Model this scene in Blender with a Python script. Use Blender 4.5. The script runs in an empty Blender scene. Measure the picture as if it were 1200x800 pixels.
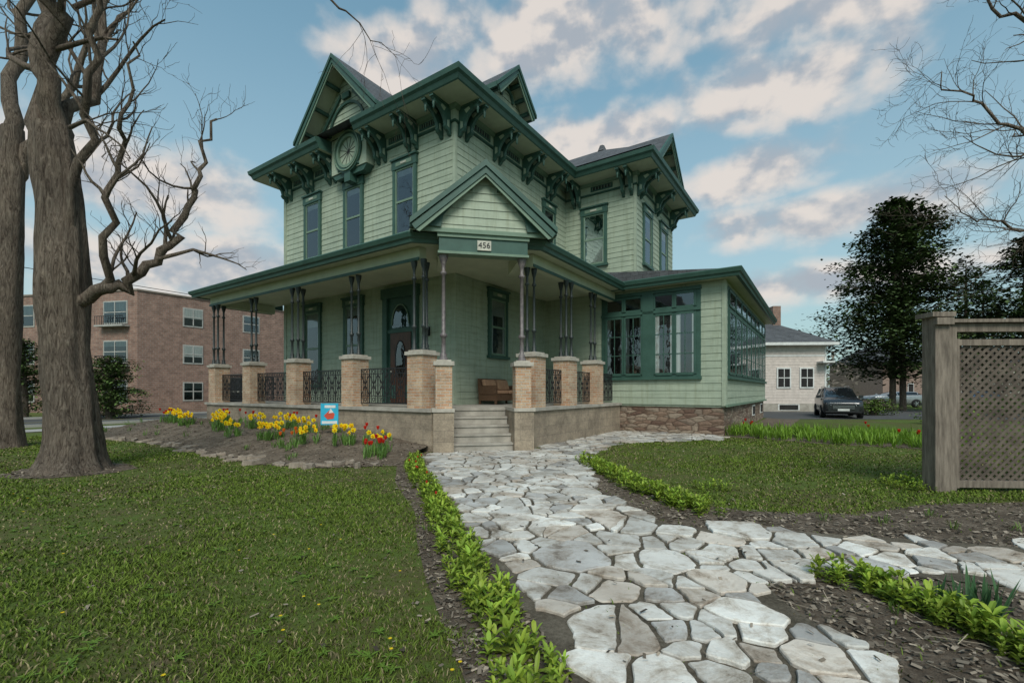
import bpy, bmesh, math, random
import numpy as np
from mathutils import Vector, Matrix, noise
random.seed(7); rng=np.random.default_rng(7)
R=math.radians
scene=bpy.context.scene
TH=R(34.05); C=math.cos(TH); S=math.sin(TH)
def W(x,y): return (x*C+y*S, -x*S+y*C)     # house frame -> world

# ---------------------------------------------------------------- materials
def nt(name):
    m=bpy.data.materials.new(name); m.use_nodes=True
    t=m.node_tree; b=t.nodes['Principled BSDF']; return m,t,b
def c4(c): return (c[0],c[1],c[2],1)
def coordn(t,scale=(1,1,1)):
    tc=t.nodes.new('ShaderNodeTexCoord'); mp=t.nodes.new('ShaderNodeMapping'); mp.inputs['Scale'].default_value=scale
    t.links.new(tc.outputs['Object'],mp.inputs['Vector']); return mp.outputs['Vector']
def noisen(t,vec,scale,detail=4,rough=.6,dist=0):
    n=t.nodes.new('ShaderNodeTexNoise'); n.inputs['Scale'].default_value=scale; n.inputs['Detail'].default_value=detail
    n.inputs['Roughness'].default_value=rough; n.inputs['Distortion'].default_value=dist
    t.links.new(vec,n.inputs['Vector']); return n.outputs['Fac']
def ramp(t,fac,stops):
    r=t.nodes.new('ShaderNodeValToRGB'); e=r.color_ramp.elements
    while len(e)<len(stops): e.new(.5)
    for i,(p,c) in enumerate(stops): e[i].position=p; e[i].color=c4(c)
    t.links.new(fac,r.inputs['Fac']); return r.outputs['Color']
def mixc(t,fac,a,b,mode='MIX'):
    n=t.nodes.new('ShaderNodeMix'); n.data_type='RGBA'; n.blend_type=mode
    for v,i in ((fac,0),(a,6),(b,7)):
        if isinstance(v,(int,float)): n.inputs[i].default_value=v
        elif isinstance(v,tuple): n.inputs[i].default_value=c4(v)
        else: t.links.new(v,n.inputs[i])
    return n.outputs[2]
def bumpn(t,h,strength,dist,b):
    n=t.nodes.new('ShaderNodeBump'); n.inputs['Strength'].default_value=strength; n.inputs['Distance'].default_value=dist
    t.links.new(h,n.inputs['Height']); t.links.new(n.outputs['Normal'],b.inputs['Normal'])
def mat(name,c1,c2=None,rough=.7,scale=4,bump=.0,bscale=40,metal=0,sc=(1,1,1),lo=.35,hi=.65,bd=.01,spec=.4,grime=False):
    m,t,b=nt(name); v=coordn(t,sc)
    if c2 is None: c2=tuple(x*.78 for x in c1)
    col=ramp(t,noisen(t,v,scale,6,.65),[(lo,c2),(hi,c1)])
    if grime:
        v2=coordn(t,(9,9,.7)); col=mixc(t,1.0,col,ramp(t,noisen(t,v2,1.0,6,.7),[(.33,(.80,.79,.74)),(.52,(1,1,1))]),'MULTIPLY')
        v3=coordn(t,(1,1,6)); col=mixc(t,1.0,col,ramp(t,noisen(t,v3,1.7,3,.6),[(.35,(.90,.91,.90)),(.6,(1.05,1.05,1.05))]),'MULTIPLY')
    t.links.new(col,b.inputs['Base Color']); b.inputs['Roughness'].default_value=rough; b.inputs['Metallic'].default_value=metal
    b.inputs['Specular IOR Level'].default_value=spec
    if bump: bumpn(t,noisen(t,v,bscale,5,.7),bump,bd,b)
    return m
def brickmat(name,ca,cb,mort,bw,rh,ms=.01,bias=0,nvar=.3,rough=.85,offs=.5,bump=.6):
    m,t,b=nt(name); tc=t.nodes.new('ShaderNodeTexCoord'); s=t.nodes.new('ShaderNodeSeparateXYZ'); t.links.new(tc.outputs['Object'],s.inputs[0])
    a=t.nodes.new('ShaderNodeMath'); a.operation='ADD'; t.links.new(s.outputs[0],a.inputs[0]); t.links.new(s.outputs[1],a.inputs[1])
    cb_=t.nodes.new('ShaderNodeCombineXYZ'); t.links.new(a.outputs[0],cb_.inputs[0]); t.links.new(s.outputs[2],cb_.inputs[1])
    br=t.nodes.new('ShaderNodeTexBrick'); br.inputs['Scale'].default_value=1; br.inputs['Brick Width'].default_value=bw; br.inputs['Row Height'].default_value=rh
    br.inputs['Mortar Size'].default_value=ms; br.inputs['Mortar Smooth'].default_value=.3; br.inputs['Bias'].default_value=bias; br.offset=offs
    br.inputs['Color1'].default_value=c4(ca); br.inputs['Color2'].default_value=c4(cb); br.inputs['Mortar'].default_value=c4(mort)
    t.links.new(cb_.outputs[0],br.inputs['Vector'])
    n=noisen(t,tc.outputs['Object'],2.3,8,.7); dirt=ramp(t,n,[(.3,(1-nvar*1.4,)*3),(.7,(1.1,)*3)])
    n2=noisen(t,tc.outputs['Object'],25,4,.7); d2=ramp(t,n2,[(.3,(.75,)*3),(.7,(1.15,)*3)])
    col=mixc(t,1.0,mixc(t,1.0,br.outputs['Color'],dirt,'MULTIPLY'),d2,'MULTIPLY')
    t.links.new(col,b.inputs['Base Color']); b.inputs['Roughness'].default_value=rough
    inv=t.nodes.new('ShaderNodeMath'); inv.operation='MULTIPLY_ADD'; inv.inputs[1].default_value=-1; t.links.new(br.outputs['Fac'],inv.inputs[0]); t.links.new(n2,inv.inputs[2])
    bumpn(t,inv.outputs[0],bump,.012,b); return m
def attrmat(name,rough=.6,trans=0,nscale=0,spec=.3):
    m,t,b=nt(name); a=t.nodes.new('ShaderNodeAttribute'); a.attribute_name='Col'
    col=a.outputs['Color']
    if nscale:
        v=coordn(t); n1=noisen(t,v,nscale,9,.75,.4)
        col=mixc(t,1.0,col,ramp(t,n1,[(.34,(.36,.31,.26)),(.43,(.78,.73,.68)),(.54,(1.08,1.08,1.08))]),'MULTIPLY')
        n2=noisen(t,v,1.1,5,.6); col=mixc(t,1.0,col,ramp(t,n2,[(.35,(.74,.71,.68)),(.6,(1.08,1.08,1.07))]),'MULTIPLY')
        bumpn(t,noisen(t,v,nscale*5,6,.75),.8,.014,b)
    t.links.new(col,b.inputs['Base Color']); b.inputs['Roughness'].default_value=rough; b.inputs['Specular IOR Level'].default_value=spec
    if trans:
        o=t.nodes['Material Output']; tr=t.nodes.new('ShaderNodeBsdfTranslucent'); t.links.new(col,tr.inputs['Color'])
        mx=t.nodes.new('ShaderNodeMixShader'); mx.inputs[0].default_value=trans
        t.links.new(b.outputs[0],mx.inputs[1]); t.links.new(tr.outputs[0],mx.inputs[2]); t.links.new(mx.outputs[0],o.inputs['Surface'])
    return m

SID=mat('siding_paint',(.365,.415,.32),(.31,.36,.28),rough=.62,scale=1.3,sc=(1,1,.35),bump=.12,bscale=30,grime=True)
SID2=mat('soffit_paint_lit',(.50,.53,.40),(.42,.45,.34),rough=.6,scale=2)  # light green soffit, base colour raised to stand in for weak bounce light
TRIM=mat('dark_green_trim',(.046,.105,.082),(.033,.08,.062),rough=.5,scale=3)
TRIM2=mat('sage_trim',(.17,.25,.18),(.135,.2,.145),rough=.5,scale=3)
BLK=mat('cast_iron',(.018,.018,.02),rough=.45,scale=20)
COL=mat('column_paint',(.032,.042,.04),(.02,.025,.026),rough=.45,scale=12)
COLB=mat('weathered_column',(.20,.17,.165),(.09,.075,.08),rough=.45,scale=12)
BRK=brickmat('tan_brick',(.60,.43,.29),(.52,.28,.16),(.56,.50,.41),.21,.075,.009)
STN=brickmat('base_stone',(.40,.32,.235),(.34,.27,.20),(.29,.235,.18),.62,.27,.006,nvar=.4,bump=.5)
CAP=mat('stone_cap',(.48,.44,.38),(.34,.305,.26),rough=.85,scale=6,bump=.4,bscale=40)
CON=mat('concrete',(.42,.385,.335),(.27,.245,.21),rough=.9,scale=3,bump=.4,bscale=50)
def rubble():
    m,t,b=nt('rubble_stone'); tc=t.nodes.new('ShaderNodeTexCoord'); mp=t.nodes.new('ShaderNodeMapping'); mp.inputs['Scale'].default_value=(2.6,2.6,7.5)
    t.links.new(tc.outputs['Object'],mp.inputs[0])
    v=t.nodes.new('ShaderNodeTexVoronoi'); v.inputs['Scale'].default_value=1; t.links.new(mp.outputs[0],v.inputs['Vector'])
    v2=t.nodes.new('ShaderNodeTexVoronoi'); v2.feature='DISTANCE_TO_EDGE'; v2.inputs['Scale'].default_value=1; t.links.new(mp.outputs[0],v2.inputs['Vector'])
    sp=t.nodes.new('ShaderNodeSeparateXYZ'); t.links.new(v.outputs['Color'],sp.inputs[0])
    col=ramp(t,sp.outputs[0],[(0,(.13,.075,.055)),(.4,(.24,.16,.115)),(.7,(.32,.25,.19)),(1,(.18,.13,.10))])
    e=ramp(t,v2.outputs['Distance'],[(.0,(.45,.42,.4)),(.1,(1,1,1))])
    n=ramp(t,noisen(t,tc.outputs['Object'],12,6,.7),[(.3,(.6,.6,.6)),(.7,(1.2,1.2,1.2))])
    t.links.new(mixc(t,1.0,mixc(t,1.0,col,e,'MULTIPLY'),n,'MULTIPLY'),b.inputs['Base Color']); b.inputs['Roughness'].default_value=.9
    bumpn(t,v2.outputs['Distance'],.8,.06,b); return m
RUB=rubble()
SHG=brickmat('roof_shingles',(.12,.125,.135),(.08,.083,.09),(.045,.045,.047),.3,.14,.008,nvar=.3)
def glassmat():
    m,t,b=nt('window_glass'); o=t.nodes['Material Output']
    tr=t.nodes.new('ShaderNodeBsdfTransparent'); tr.inputs[0].default_value=(.8,.84,.84,1)
    g=t.nodes.new('ShaderNodeBsdfGlossy'); g.inputs['Roughness'].default_value=.02; g.inputs[0].default_value=(.9,.95,1,1)
    f=t.nodes.new('ShaderNodeFresnel'); f.inputs[0].default_value=2.1
    v=coordn(t); bn=t.nodes.new('ShaderNodeBump'); bn.inputs['Strength'].default_value=.25; bn.inputs['Distance'].default_value=.02
    t.links.new(noisen(t,v,2.5,2),bn.inputs['Height']); t.links.new(bn.outputs[0],g.inputs['Normal'])
    mx=t.nodes.new('ShaderNodeMixShader'); t.links.new(f.outputs[0],mx.inputs[0]); t.links.new(tr.outputs[0],mx.inputs[1]); t.links.new(g.outputs[0],mx.inputs[2])
    t.links.new(mx.outputs[0],o.inputs['Surface']); return m
GLS=glassmat()
INT=mat('dark_interior',(.03,.028,.026),(.008,.008,.009),rough=.9,scale=1.5)
CUR=mat('curtain',(.62,.61,.57),(.42,.42,.40),rough=.9,scale=4,sc=(6,6,.3))
CREAM=mat('cream_paint',(.55,.53,.45),rough=.6)
WOODD=mat('door_wood',(.11,.045,.025),(.05,.022,.013),rough=.4,scale=6,sc=(4,4,.6))
def bark():
    m,t,b=nt('bark'); v=coordn(t,(9,9,1.3)); n=noisen(t,v,2.2,10,.75,1.6); v2=coordn(t); n2=noisen(t,v2,1.1,6,.65)
    c=mixc(t,1.0,ramp(t,n,[(.36,(.055,.042,.034)),(.47,(.17,.135,.11)),(.6,(.30,.25,.205))]),ramp(t,n2,[(.3,(.68,.67,.66)),(.7,(1.15,1.1,1.05))]),'MULTIPLY')
    t.links.new(c,b.inputs['Base Color']); b.inputs['Roughness'].default_value=.95; b.inputs['Specular IOR Level'].default_value=.15
    bumpn(t,n,1.0,.09,b); return m
BARK=bark()
LEAF=attrmat('leaf',.5,.3); GRS=attrmat('grass_blade',.7,0,spec=.15); FLG=attrmat('flagstone',.9,0,3.6,spec=.15); CHIP=attrmat('mulch_chip',.95,0,spec=.1)
FENCE=mat('weathered_wood',(.25,.205,.165),(.11,.088,.07),rough=.9,scale=4,sc=(5,5,.6),bump=.4,bscale=20)
LATT=mat('lattice_wood',(.15,.12,.095),(.065,.05,.04),rough=.9,scale=4)
def groundmat(name,stops,s1,s2,bump=.6,bd=.02,bs=60):
    m,t,b=nt(name); v=coordn(t); a=noisen(t,v,s1,6,.65); c=noisen(t,v,s2,8,.75)
    mx=t.nodes.new('ShaderNodeMath'); mx.operation='MULTIPLY_ADD'; mx.inputs[1].default_value=.5; mx.inputs[2].default_value=0
    t.links.new(a,mx.inputs[0]); ad=t.nodes.new('ShaderNodeMath'); ad.operation='MULTIPLY_ADD'; ad.inputs[1].default_value=.5
    t.links.new(c,ad.inputs[0]); t.links.new(mx.outputs[0],ad.inputs[2])
    t.links.new(ramp(t,ad.outputs[0],stops),b.inputs['Base Color']); b.inputs['Roughness'].default_value=.95; b.inputs['Specular IOR Level'].default_value=.15
    bumpn(t,noisen(t,v,bs,6,.8),bump,bd,b); return m
GND=groundmat('lawn_ground',[(.38,(.13,.10,.06)),(.46,(.085,.09,.028)),(.55,(.085,.125,.025)),(.66,(.12,.15,.04))],.6,9)
SOIL=groundmat('mulch_soil',[(.36,(.075,.056,.042)),(.5,(.155,.12,.09)),(.62,(.25,.20,.155))],3,30,1,.03,45)
BED=groundmat('path_joint',[(.38,(.05,.042,.03)),(.5,(.12,.10,.075)),(.62,(.21,.18,.14))],2,40,.8,.02,70)
ASP=groundmat('asphalt',[(.3,(.06,.06,.062)),(.6,(.10,.10,.10))],.5,60,.3,.005,150)
SWK=groundmat('sidewalk_concrete',[(.3,(.26,.25,.235)),(.6,(.40,.385,.36))],.8,30,.3,.005,80)
APB=brickmat('apartment_brick',(.34,.20,.15),(.255,.145,.11),(.34,.30,.26),.4,.14,.012)
WHT=mat('white_paint',(.7,.7,.68),rough=.6); CRS=mat('cream_siding',(.62,.54,.49),rough=.7)

# ---------------------------------------------------------------- mesh builder
class MB:
    def __init__(s): s.v=[];s.f=[];s.mi=[];s.sm=[];s.mats=[];s.M=None
    def _m(s,m):
        if m not in s.mats: s.mats.append(m)
        return s.mats.index(m)
    def add(s,vs,fs,m,smooth=False):
        o=len(s.v)
        if s.M is not None: vs=[tuple(s.M@Vector(p)) for p in vs]
        s.v.extend(vs); k=s._m(m)
        for f in fs: s.f.append([o+i for i in f]); s.mi.append(k); s.sm.append(smooth)
    def hexa(s,p,m): s.add(p,[(0,1,2,3),(7,6,5,4),(0,4,5,1),(1,5,6,2),(2,6,7,3),(3,7,4,0)],m)
    def box(s,x0,x1,y0,y1,z0,z1,m): s.hexa([(x0,y0,z0),(x1,y0,z0),(x1,y1,z0),(x0,y1,z0),(x0,y0,z1),(x1,y0,z1),(x1,y1,z1),(x0,y1,z1)],m)
    def prism(s,poly,z0,z1,m):
        n=len(poly); s.add([(x,y,z0) for x,y in poly]+[(x,y,z1) for x,y in poly],[tuple(range(n))[::-1],tuple(range(n,2*n))]+[(i,(i+1)%n,n+(i+1)%n,n+i) for i in range(n)],m)
    def prismY(s,poly,y0,y1,m):
        n=len(poly); s.add([(x,y0,z) for x,z in poly]+[(x,y1,z) for x,z in poly],[tuple(range(n)),tuple(range(n,2*n))[::-1]]+[(i,(i+1)%n,n+(i+1)%n,n+i) for i in range(n)],m)
    def wpt(s,P,n,a,d,z): return (P[0]-n[1]*a+n[0]*d, P[1]+n[0]*a+n[1]*d, z)
    def wbox(s,P,n,a0,a1,d0,d1,z0,z1,m):
        q=lambda a,d,z:s.wpt(P,n,a,d,z)
        s.hexa([q(a0,d0,z0),q(a1,d0,z0),q(a1,d1,z0),q(a0,d1,z0),q(a0,d0,z1),q(a1,d0,z1),q(a1,d1,z1),q(a0,d1,z1)],m)
    def wprof(s,P,n,a0,a1,prof,m):
        k=len(prof); s.add([s.wpt(P,n,a0,d,z) for d,z in prof]+[s.wpt(P,n,a1,d,z) for d,z in prof],[tuple(range(k)),tuple(range(k,2*k))[::-1]]+[(i,(i+1)%k,k+(i+1)%k,k+i) for i in range(k)],m)
    def sweep(s,line,prof,ms,caps=True):
        N=len(line);k=len(prof);dirs=[]
        for i in range(N-1):
            d=Vector(line[i+1])-Vector(line[i]); d.normalize(); dirs.append(Vector((d.y,-d.x)))
        vs=[]
        for i in range(N):
            if i==0: n=dirs[0]
            elif i==N-1: n=dirs[-1]
            else:
                n=dirs[i-1]+dirs[i]; n=n/(1+dirs[i-1].dot(dirs[i]))
            for d,z in prof: vs.append((line[i][0]+n.x*d,line[i][1]+n.y*d,z))
        for j in range(k):
            m=ms[j] if isinstance(ms,list) else ms
            j2=(j+1)%k
            for i in range(N-1):
                s.add([vs[i*k+j],vs[(i+1)*k+j],vs[(i+1)*k+j2],vs[i*k+j2]],[(0,1,2,3)],m)
        if caps:
            m=ms[1] if isinstance(ms,list) else ms
            s.add(vs[:k],[tuple(range(k))],m); s.add(vs[-k:],[tuple(range(k))],m)
    def lathe(s,x,y,prof,m,n=10):
        vs=[(x+r*math.cos(2*math.pi*j/n),y+r*math.sin(2*math.pi*j/n),z) for r,z in prof for j in range(n)]
        fs=[(i*n+j,i*n+(j+1)%n,(i+1)*n+(j+1)%n,(i+1)*n+j) for i in range(len(prof)-1) for j in range(n)]
        s.add(vs,fs,m,True)
    def tube(s,pts,rad,m,n=6,smooth=True,rough=0):
        pts=[Vector(p) for p in pts]; t0=(pts[1]-pts[0]).normalized()
        u=t0.orthogonal().normalized(); vs=[]
        for i,p in enumerate(pts):
            t=(pts[min(i+1,len(pts)-1)]-pts[max(i-1,0)]).normalized()
            u=(u-t*u.dot(t)).normalized(); w=t.cross(u)
            for j in range(n):
                a=2*math.pi*j/n; r=rad[i]
                if rough: r*=1+rough*noise.noise(Vector((math.cos(a)*2.2,math.sin(a)*2.2,p.z*.7)))+rough*.5*noise.noise(Vector((math.cos(a)*6,math.sin(a)*6,p.z*1.5)))+rough*.25*noise.noise(Vector((math.cos(a)*16,math.sin(a)*16,p.z*1.8)))
                vs.append(tuple(p+(u*math.cos(a)+w*math.sin(a))*r))
        fs=[(i*n+j,i*n+(j+1)%n,(i+1)*n+(j+1)%n,(i+1)*n+j) for i in range(len(pts)-1) for j in range(n)]
        s.add(vs,fs,m,smooth)
    def build(s,name,parent=None,fix=True,M=None):
        me=bpy.data.meshes.new(name); me.from_pydata(s.v,[],s.f)
        for m in s.mats: me.materials.append(m)
        me.polygons.foreach_set('material_index',s.mi); me.polygons.foreach_set('use_smooth',s.sm)
        if fix:
            bm=bmesh.new(); bm.from_mesh(me); bmesh.ops.recalc_face_normals(bm,faces=bm.faces); bm.to_mesh(me); bm.free()
        me.update(); o=bpy.data.objects.new(name,me); scene.collection.objects.link(o)
        if parent: o.parent=parent
        if M is not None: o.matrix_local=M
        return o
def empty(name,loc=(0,0,0),rz=0):
    e=bpy.data.objects.new(name,None); scene.collection.objects.link(e); e.location=loc; e.rotation_euler=(0,0,rz); e.empty_display_size=.2; return e
class Cards:
    def __init__(s): s.v=[];s.f=[];s.c=[]
    def add(s,vs,fs,col):
        o=len(s.v); s.v.extend(vs); s.f.extend([tuple(o+i for i in f) for f in fs]); s.c.extend([col]*len(vs))
    def leaf(s,b,az,el,L,Wd,droop,col):
        ca,sa=math.cos(az),math.sin(az); ce,se=math.cos(el),math.sin(el); vs=[]
        for q,wf in ((0,.25),(.3,.9),(.65,.85)):
            h=L*q*ce; z=L*(q*se-droop*q*q); w=Wd*wf*.5
            vs+= [(b[0]+ca*h-sa*w,b[1]+sa*h+ca*w,b[2]+z+w*.35),(b[0]+ca*h,b[1]+sa*h,b[2]+z),(b[0]+ca*h+sa*w,b[1]+sa*h-ca*w,b[2]+z+w*.35)]
        vs.append((b[0]+ca*L*ce,b[1]+sa*L*ce,b[2]+L*(se-droop)))
        s.add(vs,[(0,1,4,3),(1,2,5,4),(3,4,7,6),(4,5,8,7),(6,7,9),(7,8,9)],col)
    def build(s,name,m,parent=None):
        me=bpy.data.meshes.new(name); me.from_pydata(s.v,[],s.f); me.materials.append(m)
        ca=me.color_attributes.new('Col','FLOAT_COLOR','POINT'); a=np.ones((len(s.v),4),dtype=np.float32); a[:,:3]=np.array(s.c); ca.data.foreach_set('color',a.ravel())
        o=bpy.data.objects.new(name,me); scene.collection.objects.link(o)
        if parent:o.parent=parent
        return o

# ================================================================ HOUSE
house=empty('victorian_house',(0,0,0),-TH)
FN=(0,-1); SN=(1,0)
def siding(mb,P0,P1,z0,z1,m,ex=.215,clip=None):
    d=Vector(P1)-Vector(P0); L=d.length; d/=L; n=(d.y,-d.x); z=z0
    while z<z1-1e-4:
        zt=min(z+ex,z1); a0,a1=(0,L); b0,b1=(0,L); jo=random.uniform(-.003,.004)
        q=lambda a,o,zz:(P0[0]+d.x*a+n[0]*o,P0[1]+d.y*a+n[1]*o,zz)
        mb.add([q(a0,.023+jo,z),q(a1,.023+jo,z),q(b1,.008,zt),q(b0,.008,zt),q(a0,0,z),q(a1,0,z)],[(0,1,2,3),(4,5,1,0)],m)
        z=zt
B=MB()
B.box(-19.18,-9.62,11.02,23.9,.9,10.9,SID); B.box(-9.7,-6.4,18.52,23.9,.9,10.9,SID); B.box(-9.6,-2.71,16.62,29,.95,5.3,SID)
siding(B,(-19.2,24),(-19.2,11),1.05,10.45,SID); siding(B,(-19.2,11),(-9.6,11),1.05,10.95,SID); siding(B,(-9.6,11),(-9.6,18.5),1.05,10.45,SID)
siding(B,(-9.6,18.5),(-6.38,18.5),5.6,10.45,SID); siding(B,(-6.38,18.5),(-6.38,24),5.6,10.45,SID)
siding(B,(-9.6,16.6),(-2.69,16.6),1.02,5.2,SID,.25); siding(B,(-2.69,16.6),(-2.69,29),1.02,5.2,SID,.25)
for (x,y) in ((-9.6,11),(-19.2,11),(-6.38,18.5)):
    B.box(x-.09,x+.09,y-.04,y+.1,1.08,10.44,SID) if x<-15 else B.box(x-.07,x+.035,y-.035,y+.07,5.9 if y>15 else 1.08,10.44,SID)
B.box(-2.79,-2.65,16.56,16.75,1.0,5.2,SID)
B.build('walls',house)
F=MB()
F.box(-9.6,-2.75,16.66,28.9,-.1,1.0,RUB); F.box(-19.1,-9.7,11.1,24,-.1,1.0,RUB)
F.box(-2.66,-2.6,16.5,29.05,.97,1.05,TRIM2)
F.build('foundation',house)

Wn=MB()
def window(P,n,w,z0,z1,head=True,curt=0.0,mid=True,fr=TRIM,inner=TRIM2):
    h=w/2; o=.12
    Wn.wbox(P,n,-h,h,.0,.036,z0,z1,INT)
    if curt:
        k=curt*w*.5
        for sgn in (-1,1):
            a0,a1=sorted((sgn*h*.97,sgn*(h-k))); m=7
            for i in range(m):
                x0=a0+(a1-a0)*i/m; x1=a0+(a1-a0)*(i+1)/m
                Wn.add([Wn.wpt(P,n,x0,.038+.008*(i%2),z0+.05),Wn.wpt(P,n,x1,.038+.008*((i+1)%2),z0+.05),Wn.wpt(P,n,x1,.038+.008*((i+1)%2),z1-.05),Wn.wpt(P,n,x0,.038+.008*(i%2),z1-.05)],[(0,1,2,3)],CUR)
        Wn.wbox(P,n,-h+.03,h-.03,.037,.04,z1-(z1-z0)*random.choice((.12,.3,.2)),z1-.03,CUR)
    Wn.add([Wn.wpt(P,n,-h,.05,z0),Wn.wpt(P,n,h,.05,z0),Wn.wpt(P,n,h,.05,z1),Wn.wpt(P,n,-h,.05,z1)],[(0,1,2,3)],GLS)
    Wn.wbox(P,n,-h-o,-h,.0,.10,z0-.02,z1,fr); Wn.wbox(P,n,h,h+o,.0,.10,z0-.02,z1,fr)
    Wn.wbox(P,n,-h-o-.03,h+o+.03,.0,.115,z1,z1+(.3 if head else .14),fr)
    Wn.wbox(P,n,-h-o-.05,h+o+.05,.0,.15,z0-.12,z0-.02,fr)
    if head:
        Wn.wbox(P,n,-h-o-.06,h+o+.06,.0,.17,z1+.3,z1+.36,fr)
        Wn.wbox(P,n,-h*.85,h*.85,.1,.125,z1+.09,z1+.22,inner); Wn.wbox(P,n,-h*.3,h*.3,.1,.14,z1+.12,z1+.19,CREAM)
    for a0,a1 in ((-h,-h+.05),(h-.05,h)): Wn.wbox(P,n,a0,a1,.037,.075,z0,z1,inner)
    for a,b in ((z0,z0+.07),(z1-.06,z1)): Wn.wbox(P,n,-h+.05,h-.05,.037,.073,a,b,inner)
    if mid: Wn.wbox(P,n,-h+.05,h-.05,.037,.078,(z0+z1)/2-.035,(z0+z1)/2+.035,inner)
for x in (-11.8,-14.55,-17.15): window((x,11),FN,.9,6.85,9.1,curt=.25)
for x in (-14.55,-17.15): window((x,11),FN,.9,1.75,4.65,curt=.3)
window((-9.6,16.9),SN,.8,6.9,9.05); window((-9.6,13.25),SN,.9,2.75,4.72,curt=.35)
window((-8.2,18.5),FN,.95,6.95,9.1,curt=.2)
for y in (19.9,22.3): window((-6.38,y),SN,.95,6.95,9.1,curt=.3)
def sash(P,n,a0,a1,z0,z1,nx,nz,cur=True):
    Wn.wbox(P,n,a0,a1,0,.036,z0,z1,INT)
    if cur:
        for (b0,b1) in ((a0,a0+(a1-a0)*.27),(a1-(a1-a0)*.16,a1)):
            for i in range(5):
                x0=b0+(b1-b0)*i/5; x1=b0+(b1-b0)*(i+1)/5; e=.038+.006*(i%2); g=.038+.006*((i+1)%2)
                Wn.add([Wn.wpt(P,n,x0,e,z0),Wn.wpt(P,n,x1,g,z0),Wn.wpt(P,n,x1,g,z1),Wn.wpt(P,n,x0,e,z1)],[(0,1,2,3)],CUR)
    Wn.add([Wn.wpt(P,n,a0,.05,z0),Wn.wpt(P,n,a1,.05,z0),Wn.wpt(P,n,a1,.05,z1),Wn.wpt(P,n,a0,.05,z1)],[(0,1,2,3)],GLS)
    for i in range(nx+1):
        x=a0+(a1-a0)*i/nx; hw=.045 if i in(0,nx) else .014
        Wn.wbox(P,n,x-hw,x+hw,.037,.07 if hw>.02 else .06,z0,z1,TRIM)
    for i in range(nz+1):
        z=z0+(z1-z0)*i/nz; hw=.045 if i in(0,nz) else .014
        Wn.wbox(P,n,a0+.05,a1-.05,.037,.068 if hw>.02 else .058,z-hw,z+hw,TRIM)
P=(-5.25,16.6)
Wn.wbox(P,FN,-1.8,1.8,0,.035,1.95,5.06,TRIM)
for (a0,a1) in ((-1.6,-.22),(.22,1.62)):
    m=(a0+a1)/2
    for (b0,b1) in ((a0,m-.03),(m+.03,a1)):
        sash(P,FN,b0,b1,2.1,4.22,2,3); sash(P,FN,b0,b1,4.42,4.92,1,1,False)
Wn.wbox(P,FN,-1.83,1.83,0,.12,1.9,2.0,TRIM); Wn.wbox(P,FN,-.2,.2,.036,.09,2.0,5.0,TRIM); Wn.wbox(P,FN,-1.8,1.8,.036,.09,4.27,4.37,TRIM)
Wn.wbox(P,FN,-1.82,1.82,.0,.1,4.98,5.1,TRIM)
for i in range(8):
    y0=17.15+i*1.45; Pn=(-2.69,y0+.6)
    sash(Pn,SN,-.66,.66,2.1,4.22,2,3); sash(Pn,SN,-.66,.66,4.42,4.92,1,1,False)
Wn.wbox((-2.69,22.8),SN,-5.9,5.9,0,.034,1.95,5.06,TRIM)
Wn.wbox((-2.69,22.8),SN,-5.95,5.95,0,.12,1.9,2.0,TRIM)
for y in (24,27.2):
    Wn.box(-2.76,-2.72,y,y+.9,.35,.85,WHT); Wn.box(-2.73,-2.71,y+.06,y+.84,.41,.79,INT)
Wn.build('windows',house)
D=MB(); P=(-12.0,11)
D.wbox(P,FN,-.85,-.62,0,.14,1.06,4.9,TRIM); D.wbox(P,FN,.62,.85,0,.14,1.06,4.9,TRIM); D.wbox(P,FN,-.9,.9,0,.17,4.7,5.05,TRIM)
D.wbox(P,FN,-.62,.62,0,.035,1.06,4.7,TRIM); D.wbox(P,FN,-.5,.5,.035,.07,1.1,3.5,WOODD)
D.wbox(P,FN,-.62,.62,.036,.1,3.5,3.62,TRIM)
arch=[(.42*math.cos(math.pi*i/12),3.62+.15+.7*math.sin(math.pi*i/12)) for i in range(13)]
vs=[D.wpt(P,FN,a,.06,z) for a,z in arch]+[D.wpt(P,FN,-.42,.06,3.68),D.wpt(P,FN,.42,.06,3.68)]
D.add(vs,[tuple(range(15))],GLS)
ov=[(.24*math.cos(2*math.pi*i/20),2.6+.62*math.sin(2*math.pi*i/20)) for i in range(20)]
D.add([D.wpt(P,FN,a,.078,z) for a,z in ov],[tuple(range(20))],GLS)
D.tube([D.wpt(P,FN,a,.08,z) for a,z in ov+ov[:1]],[.02]*21,BLK,5)
D.tube([D.wpt(P,FN,a,.08,z) for a,z in arch],[.025]*13,TRIM2,5)
for sg in (-1,1): D.wbox(P,FN,sg*.33-.1,sg*.33+.1,.071,.085,1.25,1.7,TRIM)
D.lathe(-12.38,10.86,[(0,2.12),(.03,2.13),(.035,2.16),(.03,2.19),(0,2.2)],CREAM,8)
D.wbox((-10.7,11),FN,-.06,.06,.03,.2,3.3,3.6,BLK); D.wbox((-10.7,11),FN,-.16,.16,.03,.05,2.3,2.75,CREAM)
D.build('front_door',house)

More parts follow.
